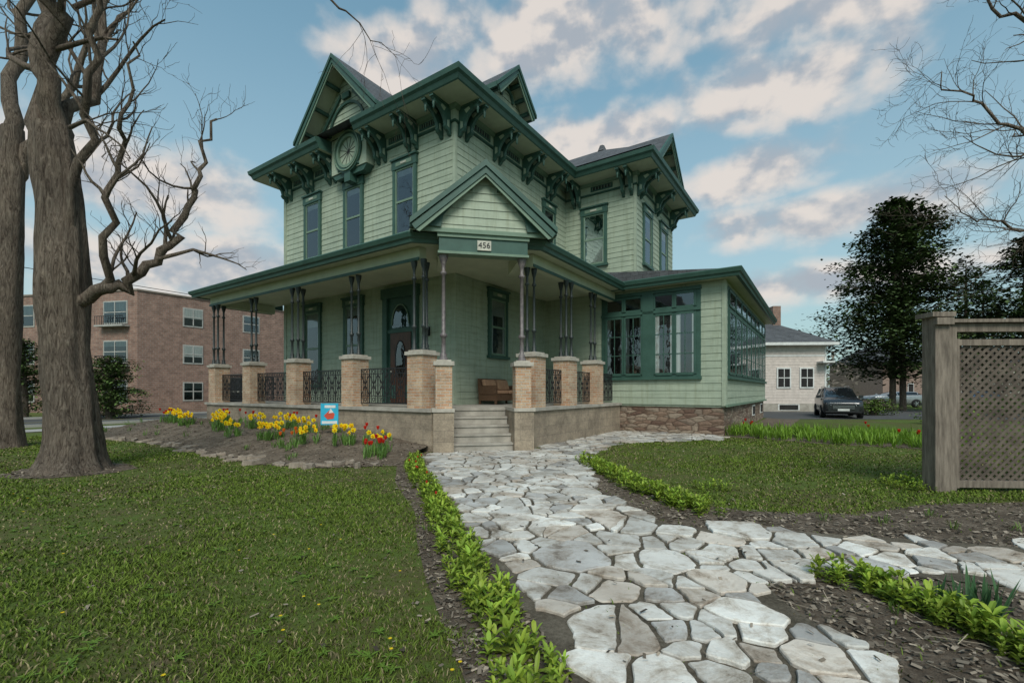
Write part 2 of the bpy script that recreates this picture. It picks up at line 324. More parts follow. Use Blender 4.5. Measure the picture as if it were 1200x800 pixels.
E=MB()
prof=[(0,10.45),(.9,10.45),(.93,10.48),(.98,10.60),(1.05,10.66),(1.08,10.80),(1.0,10.84),(0,10.94)]
ms=[SID2,TRIM,TRIM,TRIM,TRIM,TRIM,SHG,SID2]
LA=[(-13.4,11),(-9.6,11),(-9.6,18.5),(-6.38,18.5),(-6.38,24),(-12,24)]
LB=[(-19.2,24),(-19.2,11),(-15.4,11)]
for L in (LA,LB):
    E.sweep(L,prof,ms)
    E.sweep(L,[(0,10.02),(.05,10.02),(.05,10.445),(0,10.445)],SID)
    E.sweep(L,[(0,9.93),(.08,9.95),(.10,9.97),(.08,10.015),(0,10.015)],TRIM)
    E.sweep(L,[(.051,10.33),(.12,10.37),(.17,10.447),(.051,10.447)],TRIM2)
E.build('eaves',house)
K=MB()
bp=[(.03,10.447),(.84,10.447),(.84,10.36),(.79,10.32),(.77,10.25),(.64,10.24),(.5,10.18),(.38,10.06),(.3,9.93),(.27,9.82),(.30,9.75),(.24,9.67),(.15,9.64),(.09,9.56),(.02,9.53)]
def bracket(P,n):
    K.wprof(P,n,-.055,.055,bp,TRIM)
    K.wprof(P,n,-.075,.075,[(.03,10.38),(.88,10.38),(.88,10.449),(.03,10.449)],TRIM)
    K.wprof(P,n,-.06,.06,[(.36,10.17),(.52,10.26),(.46,10.34),(.28,10.30)],SID)
    K.wprof(P,n,-.06,.06,[(.12,9.75),(.22,9.78),(.22,9.95),(.12,10.0)],SID)
    q=K.wpt(P,n,0,.77,0); K.lathe(q[0],q[1],[(.04,10.26),(.05,10.20),(.028,10.15),(.04,10.1),(0,10.05)],TRIM,6)
def pair(P,n,g=.17):
    for a in (-g,g):
        q=K.wpt(P,n,a,0,0); bracket((q[0],q[1]),n)
def vent(P,n,w):
    K.wbox(P,n,-w,w,.045,.075,10.08,10.30,TRIM); K.wbox(P,n,-w+.06,w-.06,.06,.082,10.125,10.255,BLK)
    for i in range(7):
        a=-w+.1+(2*w-.2)*i/6; K.wbox(P,n,a-.012,a+.012,.08,.09,10.13,10.25,TRIM2)
fx=[-9.95,-11.4,-12.95,-15.8,-17.3,-18.85]
for x in fx: pair((x,11),FN)
for a,b in ((0,1),(1,2),(3,4),(4,5)): vent(((fx[a]+fx[b])/2,11),FN,.42)
sy=[11.35,13.2,15.05,16.9,18.0]
for y in sy[:-1]: pair((-9.6,y),SN)
for i in range(3): vent((-9.6,(sy[i]+sy[i+1])/2),SN,.5)
pair((-9.0,18.5),FN,.12);pair((-6.7,18.5),FN); vent((-7.85,18.5),FN,.5)
for y in (18.85,21.2,23.6): pair((-6.38,y),SN)
for y in (20,22.4): vent((-6.38,y),SN,.6)
K.build('cornice_brackets',house)

A=MB(); cx,cz=-14.4,10.25
def ring(y0,y1,r0,r1,m,n=28):
    vs=[];fs=[]
    for i in range(n):
        a=2*math.pi*i/n; c,s_=math.cos(a),math.sin(a)
        vs+=[(cx+r0*c,y0,cz+r0*s_),(cx+r1*c,y0,cz+r1*s_),(cx+r1*c,y1,cz+r1*s_),(cx+r0*c,y1,cz+r0*s_)]
        j=(i+1)%n; fs+=[(4*i+k,4*j+k,4*j+(k+1)%4,4*i+(k+1)%4) for k in range(4)]
    A.add(vs,fs,m)
ring(10.55,10.99,.6,.78,TRIM); ring(10.53,10.7,.50,.6,TRIM2); ring(10.5,10.6,.68,.72,TRIM2)
A.add([(cx+.52*math.cos(2*math.pi*i/28),10.66,cz+.52*math.sin(2*math.pi*i/28)) for i in range(28)],[tuple(range(28))],CUR)
A.add([(cx+.52*math.cos(2*math.pi*i/28),10.64,cz+.52*math.sin(2*math.pi*i/28)) for i in range(28)],[tuple(range(28))],GLS)
for i in range(6):
    a=math.pi*i/6+.2; c,s_=math.cos(a)*.5,math.sin(a)*.5; A.tube([(cx-c,10.62,cz-s_),(cx+c,10.62,cz+s_)],[.014]*2,BLK,4)
for i in range(4):
    a=math.pi/4+math.pi/2*i; A.tube([(cx+.75*math.cos(a),10.65,cz+.75*math.sin(a)),(cx+.92*math.cos(a),10.67,cz+.92*math.sin(a))],[.1,.03],TRIM,6)
A.box(cx-.16,cx+.16,10.56,10.97,cz-1.1,cz-.74,TRIM); A.box(cx-.14,cx+.14,10.56,10.97,cz+.74,cz+.95,TRIM)
A.build('round_attic_window',house)

Rf=MB()
def poly(mb,pts,m): mb.add(pts,[tuple(range(len(pts)))],m)
a,b,c,d=(-20.15,10.05,10.91),(-8.65,10.05,10.91),(-8.65,24.9,10.91),(-20.15,24.9,10.91); e,f=(-14.4,16,12.9),(-14.4,19,12.9)
poly(Rf,[a,b,e],SHG);poly(Rf,[b,c,f,e],SHG);poly(Rf,[c,d,f],SHG);poly(Rf,[d,a,e,f],SHG)
a,b,c,d=(-12,17.55,10.92),(-5.45,17.55,10.92),(-5.45,24.9,10.92),(-12,24.9,10.92); e,f=(-12,21.2,13.3),(-9.0,21.2,13.3)
poly(Rf,[a,b,f,e],SHG);poly(Rf,[b,c,f],SHG);poly(Rf,[c,d,e,f],SHG)
Rf.lathe(-9.0,21.2,[(.25,13.2),(.12,13.5),(.0,13.55)],SHG,6)
a,b,c=(-6.3,16.1,5.4),(-2.2,16.1,5.4),(-2.2,29.4,5.4)
poly(Rf,[a,b,(-6.38,18.55,6.25),(-9.6,18.55,6.25),(-9.6,16.1,6.2)],SHG);poly(Rf,[b,c,(-6.38,29.4,6.3),(-6.38,18.55,6.25)],SHG)
e0,e1,e2,e3,e4=(-20.6,11.6,5.37),(-20.6,7.95,5.37),(-8.4,7.95,5.37),(-6.0,10.35,5.37),(-6.0,16.3,5.37)
i1,i2,i4=(-19.2,10.98,6.15),(-9.6,10.98,6.15),(-9.6,16.7,6.15)
poly(Rf,[e0,e1,i1],SHG);poly(Rf,[e1,e2,i2,i1],SHG);poly(Rf,[e2,e3,i2],SHG);poly(Rf,[e3,e4,i4,i2],SHG)
Rf.build('roof_surfaces',house,fix=False)
PE=MB()
pl=[e[:2] for e in (e0,e1,e2,e3,e4)]
pf=[(-.12,5.16),(-.02,5.16),(.0,5.24),(.05,5.27),(.09,5.37),(.07,5.40),(-.12,5.39)]
PE.sweep(pl,pf,TRIM)
PE.sweep([(-7.0,16.1),(-2.2,16.1),(-2.2,29.4)],[(-.12,5.18),(-.02,5.18),(0,5.27),(.05,5.3),(.09,5.42),(.07,5.45),(-.12,5.43)],TRIM)
PE.prism([(-9.5,16.25),(-2.3,16.25),(-2.3,29.3),(-9.5,29.3)],5.21,5.26,SID2)
PE.prism([(-20.5,11),(-20.5,8.05),(-8.45,8.05),(-6.1,10.4),(-6.1,16.2),(-9.55,16.2),(-9.55,10.97)],5.2,5.25,SID2)
for ln in ([(-20.0,10.9),(-20.0,8.55),(-8.55,8.55)],[(-6.6,10.6),(-6.6,16.5)]):
    PE.sweep(ln,[(-.12,4.86),(.12,4.86),(.12,5.19),(-.12,5.19)],SID2); PE.sweep(ln,[(.121,4.84),(.15,4.84),(.15,4.92),(.121,4.92)],TRIM)
PE.build('porch_eaves',house)

def gable(name,M,hw,ze,za,yf,yb,wy,zb,archr=None,extra=None,th=1.0):
    g=MB(); g.M=M; k=(za-ze)/hw
    for sg in (-1,1):
        X=lambda x:sg*x
        g.hexa([(0,yf,za),(X(hw),yf,ze),(X(hw),yb,ze),(0,yb,za),(0,yf,za+.09),(X(hw+.03),yf,ze+.06),(X(hw+.03),yb,ze+.06),(0,yb,za+.09)],SHG)
        g.hexa([(0,yf+.06,za-.06),(X(hw),yf+.06,ze-.06),(X(hw),yb,ze-.06),(0,yb,za-.06),(0,yf+.06,za-.003),(X(hw),yf+.06,ze-.003),(X(hw),yb,ze-.003),(0,yb,za-.003)],SID2)
        g.prismY([(0,za+.1),(X(hw+.06),ze+.05),(X(hw+.06),ze-.08),(0,za-.05)],yf-.07,yf+.02,TRIM)
        g.prismY([(0,za-.055),(X(hw+.02),ze-.09),(X(hw-.06),ze-.2*th),(0,za-.22*th)],yf-.03,yf+.05,TRIM)
        g.prismY([(0,za-.225*th),(X(hw-.07),ze-.205*th),(X(hw-.16),ze-.24*th),(0,za-.29*th)],yf,yf+.04,TRIM2)
        g.box(min(X(hw),X(hw+.07)),max(X(hw),X(hw+.07)),yf+.03,yb,ze-.12,ze+.05,TRIM)
        for j in range(3):
            t=(j+.7)/3.4; x=X(hw*t); z=za-k*hw*t-.07
            g.box(min(x-.05,x+.05),max(x-.05,x+.05),yf+.06,wy-.01,z-.2,z-.08,TRIM)
    zt=za-.07; z=zb
    hwf=lambda z:max(0,(zt-z)/k)
    while z<zt:
        z2=min(z+.2,zt); g.add([(-hwf(z),wy-.024,z),(hwf(z),wy-.024,z),(hwf(z2),wy-.008,z2),(-hwf(z2),wy-.008,z2)],[(0,1,2,3)],SID); z=z2
    if archr:
        (ar,az)=archr; N=14
        for i in range(N):
            t0=math.pi*i/N; t1=math.pi*(i+1)/N
            q=lambda t,r,y:(r*math.cos(t),y,az+r*math.sin(t))
            g.hexa([q(t0,ar,wy-.09),q(t1,ar,wy-.09),q(t1,ar+.09,wy-.09),q(t0,ar+.09,wy-.09),q(t0,ar,wy-.02),q(t1,ar,wy-.02),q(t1,ar+.09,wy-.02),q(t0,ar+.09,wy-.02)],TRIM)
    if extra: extra(g)
    g.build(name,house)
def fg(g):
    for sg in (-1,1):
        g.prismY([(sg*1.7,10.98),(sg*1.7,11.12),(sg*.35,12.4),(sg*.35,12.26)],10.5,10.56,TRIM)
    g.box(-.2,.2,10.48,10.56,12.15,12.35,TRIM)
    g.box(-1.0,1.0,10.62,10.96,9.6,10.9,SID); g.prismY([(-1,9.6),(1,9.6),(.8,9.4),(-.8,9.4)],10.66,10.96,TRIM)
gable('front_roof_gable',Matrix.Translation((-14.4,0,0)),2.3,10.92,13.32,9.95,17,10.6,10.9,(.95,11.0),fg)
def dg(g):
    g.box(-.85,.85,9.45,12,10.9,11.75,SID); g.box(-.87,.87,9.40,9.44,11.66,11.76,TRIM); g.box(-.28,.28,9.40,9.44,11.1,11.6,TRIM); g.box(-.2,.2,9.37,9.41,11.15,11.55,INT)
gable('side_roof_dormer',Matrix.Translation((0,13.6,0))@Matrix.Rotation(R(90),4,'Z'),1.15,11.75,12.9,8.95,14,9.45,11.76,(.3,11.95),dg)
gable('wing_roof_gable',Matrix.Translation((0,20.6,0))@Matrix.Rotation(R(90),4,'Z'),1.9,11.0,12.65,5.5,10,6.2,10.9,(.5,11.1))
MS=Matrix.Translation((-7.05,9.15,0))@Matrix.Rotation(R(45),4,'Z')
def eg(g):
    g.box(-1.1,1.1,-.16,.12,4.87,5.24,TRIM); g.box(-1.14,1.14,-.2,.14,5.24,5.33,TRIM2); g.box(-1.13,1.13,-.19,.13,4.84,4.9,TRIM2)
    for sg in (-1,1):
        g.box(min(sg*1.1,sg*.95),max(sg*1.1,sg*.95),.12,1.7,4.87,5.19,SID2)
        g.prismY([(sg*1.42,5.44),(sg*1.42,5.62),(sg*.95,6.02),(sg*.72,6.05),(sg*1.0,5.72),(sg*1.06,5.44)],-.3,-.27,TRIM)
    g.prismY([(-1.55,5.33),(1.55,5.33),(1.45,5.43),(-1.45,5.43)],-.25,-.19,TRIM2)
gable('entry_gable',MS,1.72,5.48,6.95,-.45,3.1,-.22,5.33,None,eg)
n=MB(); n.M=MS; n.box(-.17,.17,-.2,-.163,4.95,5.19,CREAM); n.build('house_number_plate',house)
fc=bpy.data.curves.new('house_number','FONT'); fc.body='456'; fc.size=.2; fc.align_x='CENTER'; fc.align_y='CENTER'; fc.extrude=.004; fc.materials.append(BLK)
fo=bpy.data.objects.new('house_number',fc); scene.collection.objects.link(fo); fo.parent=house; fo.matrix_local=MS@Matrix.Translation((0,-.206,5.07))@Matrix.Rotation(R(90),4,'X')

PB=MB()
def sf(x,y): v=MS@Vector((x,y,0)); return (v.x,v.y)
bp_=[(-20.1,11.0),(-20.1,8.3),(-8.0,8.3),sf(-.9,.2),sf(-.9,1.15),sf(.9,1.15),sf(.9,.2),(-6.3,10.0),(-6.3,16.55),(-9.6,16.55),(-9.6,11.0)]
PB.prism(bp_,-.1,.97,STN)
fl=[(-20.16,11.0),(-20.16,8.24),(-8.0,8.24),sf(-.92,.17),sf(-.92,1.1),sf(.92,1.1),sf(.92,.17),(-6.24,10.0),(-6.24,16.58),(-9.6,16.58),(-9.6,11.0)]
PB.prism(fl,.972,1.06,CON)
PB.build('porch_base',house)
ST=MB()
for i in range(5):
    z1=.205*(i+1); y=-.12+.27*i
    ST.box(-.735,.735,y+.03,1.3,z1-.205+.001*i,z1-.05,CON); ST.box(-.74,.74,y,1.12+.01*i,z1-.05,z1 if i<4 else z1+.03,CON)
ST.build('steps',house,M=MS)
CH=MB()
for sg in (-1,1):
    a0,a1=sorted((sg*.745,sg*1.24)); CH.box(a0,a1,-.27,1.2,-.1,.99,STN)
    a0,a1=sorted((sg*.73,sg*1.27)); CH.box(a0,a1,-.3,1.2,.99,1.075,CAP)
    cx=sg*.985; CH.box(cx-.2,cx+.2,-.2,.2,1.075,2.12,BRK); CH.box(cx-.25,cx+.25,-.25,.25,2.12,2.22,CAP); CH.box(cx-.18,cx+.18,-.18,.18,2.22,2.26,CAP)
CH.build('entry_piers',house,M=MS)
PR=MB(); CL=MB()
fp=[(-8.62,8.6),(-11.35,8.6),(-14.25,8.6),(-17.1,8.6),(-19.75,8.6)]
sp=[(-6.6,10.75),(-6.6,12.7),(-6.6,14.75)]
for (x,y) in fp+sp:
    PR.box(x-.27,x+.27,y-.27,y+.27,1.06,2.42,BRK); PR.box(x-.32,x+.32,y-.32,y+.32,2.42,2.51,CAP); PR.box(x-.25,x+.25,y-.25,y+.25,2.51,2.55,CAP)
PR.build('brick_piers',house)
def column(x,y,z0,z1,m,s=1):
    p=[(.095,z0),(.095,z0+.05),(.06,z0+.07),(.075,z0+.14),(.045,z0+.18),(.045,z0+.55),(.078,z0+.58),(.078,z0+.63),(.042,z0+.67),(.038,z1-.5),(.07,z1-.47),(.07,z1-.43),(.038,z1-.4),(.042,z1-.25),(.085,z1-.12),(.1,z1-.04),(.1,z1)]
    CL.lathe(x,y,[(r*s,z) for r,z in p],m,10)
for i,(x,y) in enumerate(fp):
    for dx,dy in (((-.17,-.12),(.17,-.12),(0,.16)) if i%2==0 else ((-.16,0),(.16,0))): column(x+dx,y+dy,2.55,4.86,COL,.85)
for i,(x,y) in enumerate(sp):
    for dx,dy in (((0,-.16),(0,.16)) if i==2 else ((.12,-.17),(.12,.17),(-.15,0)) if i==1 else ((0,.1),(-.1,-.1))): column(x+dx,y+dy,2.55,4.86,COL,.85)
for sg in (-1,1):
    q=sf(sg*.985,0); column(q[0],q[1],2.26,4.85,COLB,1.15)
CL.build('porch_columns',house)
RL=MB()
def rail(P0,P1):
    a=Vector(P0);b=Vector(P1);L=(b-a).length;d=(b-a)/L
    T=lambda s,z:(a.x+d.x*s,a.y+d.y*s,z)
    def bar(s0,z0,s1,z1,r=.013): RL.tube([T(s0,z0),T(s1,z1)],[r,r],BLK,4,False)
    for z in (1.16,1.36,1.98,2.12): bar(0,z,L,z,.02 if z>2.1 or z<1.2 else .014)
    k=max(2,round(L/.34)); w=L/k
    for i in range(k+1): bar(i*w,1.16,i*w,2.12,.016)
    for i in range(k):
        s=i*w
        bar(s,1.36,s+w,1.98,.011);bar(s+w,1.36,s,1.98,.011);bar(s+w/2,1.36,s+w/2,1.98,.01)
        bar(s+w/4,1.16,s+w/4,2.12,.009);bar(s+3*w/4,1.16,s+3*w/4,2.12,.009)
        for zc,rr in ((1.67,.1),(1.26,.05),(2.05,.05)):
            pts=[T(s+w/2+rr*math.cos(t*math.pi/6),zc+rr*math.sin(t*math.pi/6)) for t in range(13)]
            RL.tube(pts,[.01]*13,BLK,4,False)
for i in range(4): rail((fp[i][0]-.27,8.6),(fp[i+1][0]+.27,8.6))
rail((-6.6,11.02),(-6.6,12.43)); rail((-6.6,12.97),(-6.6,14.48)); rail((-6.6,15.02),(-6.6,16.5)); rail((-20,8.87),(-20,10.9))
RL.build('iron_railings',house)

bench=empty('wicker_sofa',(0,0,0))
bx,by=W(-9.05,12.75); bench.location=(bx,by,1.065); bench.rotation_euler=(0,0,-TH+R(90))
WK=mat('wicker',(.14,.075,.04),(.07,.038,.02),rough=.7,scale=30,bump=.5,bscale=120); CU=mat('cushion',(.42,.25,.15),(.32,.18,.11),rough=.95,scale=8)
s=MB()
s.box(-.8,.8,-.35,.35,.12,.32,WK)
for x in(-.76,.76):
    for y in (-.32,.32): s.box(x-.03,x+.03,y-.03,y+.03,0,.12,WK)
s.hexa([(-.8,.28,.32),(.8,.28,.32),(.8,.36,.32),(-.8,.36,.32),(-.76,.36,.85),(.76,.36,.85),(.76,.43,.85),(-.76,.43,.85)],WK)
for sg in (-1,1): s.box(min(sg*.72,sg*.82),max(sg*.72,sg*.82),-.36,.3,.33,.62,WK)
s.build('frame',bench)
s=MB()
for x in (-.7,.02): s.box(x,x+.68,-.33,.24,.325,.46,CU); s.hexa([(x,.1,.47),(x+.68,.1,.47),(x+.68,.26,.47),(x,.26,.47),(x+.03,.22,.82),(x+.65,.22,.82),(x+.65,.36,.82),(x+.03,.36,.82)],CU)
o=s.build('cushions',bench); md=o.modifiers.new('b','BEVEL'); md.width=.05; md.segments=3

# ================================================================ GROUND
def sheet(name,pts,z,m):
    g=MB(); g.add([(x,y,z) for x,y in pts],[tuple(range(len(pts)))],m); o=g.build(name,fix=False)
    if o.data.polygons[0].normal.z<0: o.data.flip_normals()
    return o
sheet('ground',[(-900,-200),(900,-200),(900,1200),(-900,1200)],0,GND)
PATH=[(.35,1.0),(.316,2.37),(.205,2.77),(0,3.35),(-.33,4.45),(-.69,5.7),(-1.14,7.23),(-1.72,9.31),(-1.95,10.9),(-1.5,11.45),(.1,11.6),(.6,11.8),(3.75,17.3),(7.0,15.3),(6.4,14.1),(2.95,13.3),(1.75,10.5),(1.32,7.94),(1.29,6.64),(1.53,5.7),(1.78,5.06),(2.74,4.94),(3.88,4.66),(4.87,4.38),(8.5,3.9),(8.3,3.0),(3.95,3.46),(2.87,3.79),(1.94,3.68),(1.92,3.15),(1.99,2.68),(2.02,2.37),(2.05,1.0)]
EDGE=[(-2.3,9.2),(-3.67,8.95),(-5.2,9.35),(-7.2,10.8),(-10.2,13.1),(-12.9,14.4),(-16,17.2)]
SOILS={'soil_border':[(-.1,1.0),(-.24,2.37),(-.68,3.65),(-.95,4.6),(-1.2,5.7),(-1.9,7.5)]+EDGE+[W(-21.5,8.3),W(-20.3,8.2),W(-7.95,8.2),(-1.9,10.95),(-1.72,9.31),(-1.14,7.23),(-.69,5.7),(-.33,4.45),(0,3.35),(.205,2.77),(.316,2.37),(.35,1.0)],
'soil_bed':[(1.45,9.7),(1.32,7.94),(1.29,6.64),(1.53,5.7),(1.78,5.06),(2.74,4.94),(3.88,4.66),(4.87,4.38),(8.5,3.9),(10,5.9),(6.8,6.2),(5.5,6.1),(4.2,5.6),(2.9,5.75),(2.5,6.1),(2.2,7.2),(1.95,8.6)],
'mulch_bed':[(2.05,1.0),(2.02,2.37),(1.99,2.68),(1.92,3.15),(1.94,3.68),(2.87,3.79),(3.95,3.46),(8.3,3.0),(8.3,1.0)]}
for i,(k,p) in enumerate(SOILS.items()): sheet(k,p,.005,SOIL)
sheet('path_bed',PATH,.014,BED)
tb=[(-8.3+1.0*math.cos(a*.3)*(1+.1*math.sin(a*2)),8.7+.85*math.sin(a*.3)) for a in range(21)]
sheet('tree_mulch',tb,.006,SOIL)
lily=[(6.8,15.9),(8.3,17.5),(12.0,15.0),(14.0,13.5),(11.2,11.4),(8.6,13.2)]
sheet('lily_bed_soil',lily,.006,SOIL)
foundbed=[W(-2.6,16.5),W(-1.3,16.2),W(-1.0,30),W(-2.6,30)]
sheet('foundation_bed',foundbed,.007,SOIL)
def lerp_line(pts,t):
    L=[math.dist(pts[i],pts[i+1]) for i in range(len(pts)-1)]; s=t*sum(L)
    for i,l in enumerate(L):
        if s<=l or i==len(L)-1: u=s/l; return (pts[i][0]+(pts[i+1][0]-pts[i][0])*u,pts[i][1]+(pts[i+1][1]-pts[i][1])*u)
        s-=l
INN=[W(-8.1,8.28),W(-21.3,8.28)]
def mound(s,t):
    a=lerp_line(EDGE,s); b=lerp_line(INN,s); x=a[0]+(b[0]-a[0])*t; y=a[1]+(b[1]-a[1])*t
    u=min(1,t/.8); h=.012+.40*(u*u*(3-2*u))*min(1,.3+s*4)+.05*noise.noise(Vector((x*2,y*2,0)))*min(1,t*4)+.02*noise.noise(Vector((x*7,y*7,3)))*min(1,t*4)
    return (x,y,h)
mb_=MB(); ns,ntt=200,30
for i in range(ns+1):
    for j in range(ntt+1): mb_.v.append(mound(min(.9999,i/ns),j/ntt))
mb_._m(SOIL)
for i in range(ns):
    for j in range(ntt):
        a=i*(ntt+1)+j; mb_.f.append([a,a+1,a+ntt+2,a+ntt+1]); mb_.mi.append(0); mb_.sm.append(True)
mb_.build('flower_bed')
def lquad(x0,x1,y0,y1): return [W(x0,y0),W(x1,y0),W(x1,y1),W(x0,y1)]
sheet('road',lquad(-34.5,-27,-60,300),.012,ASP); sheet('sidewalk',lquad(-25.3,-23.8,-60,300),.02,SWK); sheet('far_sidewalk',lquad(-36.6,-35.2,-60,300),.02,SWK)
k=MB(); 
for x in (-27,-34.65): k.box(x,x+.15,-60,300,-.05,.12,SWK)
k.build('kerb').rotation_euler=(0,0,-TH)
sheet('road_line',lquad(-30.8,-30.68,-60,300),.018,mat('road_paint',(.5,.42,.1)))
sheet('driveway',[(12,30.5),(14.5,24.5),(26,24),(80,27),(80,34),(24,36),(13,34)],.012,ASP)
sheet('cross_street',[(-300,66),(400,52),(400,60),(-300,74)],.012,ASP)

# flagstones ---------------------------------------------------------
def inpoly(x,y,p):
    r=False;j=len(p)-1
    for i in range(len(p)):
        if (p[i][1]>y)!=(p[j][1]>y) and x<(p[j][0]-p[i][0])*(y-p[i][1])/(p[j][1]-p[i][1])+p[i][0]: r=not r
        j=i
    return r
def clip(poly,nx,ny,d):
    out=[]
    for i in range(len(poly)):
        a=poly[i];b=poly[(i+1)%len(poly)];da=nx*a[0]+ny*a[1]-d;db=nx*b[0]+ny*b[1]-d
        if da<=0: out.append(a)
        if (da<0)!=(db<0) and abs(da-db)>1e-9: t=da/(da-db); out.append((a[0]+(b[0]-a[0])*t,a[1]+(b[1]-a[1])*t))
    return out
pts=[];tries=0
while tries<16000:
    tries+=1; x=random.uniform(-3,9.5); y=random.uniform(.4,18)
    near=[inpoly(x+dx,y+dy,PATH) for dx,dy in ((0,0),(.6,0),(-.6,0),(0,.6),(0,-.6))]
    if not any(near): continue
    rr=random.choice((.10,.14,.2,.28,.38,.46))
    if all((x-q[0])**2+(y-q[1])**2>(.5*(rr+q[2]))**2*1.4 for q in pts): pts.append((x,y,rr))
FS=Cards()
def area(p): return abs(sum(p[i][0]*p[(i+1)%len(p)][1]-p[(i+1)%len(p)][0]*p[i][1] for i in range(len(p))))/2
def stone(cell,x,y):
    q=[]
    for i in range(len(cell)):
        a=cell[i];b=cell[(i+1)%len(cell)]; L=math.hypot(b[0]-a[0],b[1]-a[1])
        if L<.012: continue
        e=min(.3,.010/L); k=max(1,int(L/.045))
        for j in range(k+1):
            t=e+(1-2*e)*j/k; q.append((a[0]+(b[0]-a[0])*t,a[1]+(b[1]-a[1])*t))
    if len(q)<5: return
    q2=[]
    for (px,py) in q:
        v=Vector((px*2.6,py*2.6,0)); w=Vector((px*17,py*17,5+x)); w2=Vector((px*45,py*45,x))
        q2.append((px+.05*noise.noise(v)+.016*noise.noise(w)+.006*noise.noise(w2),py+.05*noise.noise(v+Vector((31,7,0)))+.016*noise.noise(w+Vector((9,3,0)))+.006*noise.noise(w2+Vector((5,5,5)))))
    n=len(q2); mx=sum(p[0] for p in q2)/n; my=sum(p[1] for p in q2)/n
    zt=.032+random.uniform(-.009,.012); tx,ty=random.uniform(-.02,.02),random.uniform(-.02,.02)
    f=lambda p,s:(mx+(p[0]-mx)*s,my+(p[1]-my)*s)
    Rm=max(.08,math.sqrt(sum((p[0]-mx)**2+(p[1]-my)**2 for p in q2)/n)); s1=1-.007/Rm
    vs=[(p[0],p[1],-.01) for p in q2]+[(p[0],p[1],zt-.008+tx*(p[0]-mx)+ty*(p[1]-my)) for p in q2]+[(*f(p,s1),zt+tx*(p[0]-mx)+ty*(p[1]-my)) for p in q2]
    fs=[(i,(i+1)%n,n+(i+1)%n,n+i) for i in range(n)]+[(n+i,n+(i+1)%n,2*n+(i+1)%n,2*n+i) for i in range(n)]+[tuple(range(2*n,3*n))]
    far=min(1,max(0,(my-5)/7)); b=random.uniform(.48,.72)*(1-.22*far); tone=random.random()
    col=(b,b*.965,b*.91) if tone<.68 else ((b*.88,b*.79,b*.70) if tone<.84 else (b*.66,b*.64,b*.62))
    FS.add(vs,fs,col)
for (x,y,rr) in pts:
    cell=[(x-1.2,y-1.2),(x+1.2,y-1.2),(x+1.2,y+1.2),(x-1.2,y+1.2)]
    nb=sorted(((q[0]-x)**2+(q[1]-y)**2,q) for q in pts if abs(q[0]-x)<2 and abs(q[1]-y)<2)[1:28]
    g=random.uniform(.009,.022)
    if not inpoly(x,y,PATH): continue
    for d2,q in nb:
        L=math.sqrt(d2); nx,ny=(q[0]-x)/L,(q[1]-y)/L
        t=.5+.5*(rr*rr-q[2]**2)/max(d2,.05)*.8; t=min(.72,max(.28,t))
        cell=clip(cell,nx,ny,nx*x+ny*y+L*t-g)
        if len(cell)<3: break
    if len(cell)<3: continue
    stack=[cell]
    while stack:
        c_=stack.pop(); A_=area(c_)
        if A_>.08 and random.random()<(.7 if A_>.16 else .35):
            mx=sum(p[0] for p in c_)/len(c_)+random.uniform(-.1,.1); my=sum(p[1] for p in c_)/len(c_)+random.uniform(-.1,.1); a=random.uniform(0,math.pi); gg=random.choice((.004,.010,.014))
            nx,ny=math.cos(a),math.sin(a); d=nx*mx+ny*my; p1=clip(c_,nx,ny,d-gg); p2=clip(c_,-nx,-ny,-d-gg)
            if len(p1)>2 and len(p2)>2 and min(area(p1),area(p2))>.012: stack+= [p1,p2]; continue
        stone(c_,x,y)
FS.build('flagstone_path',FLG)

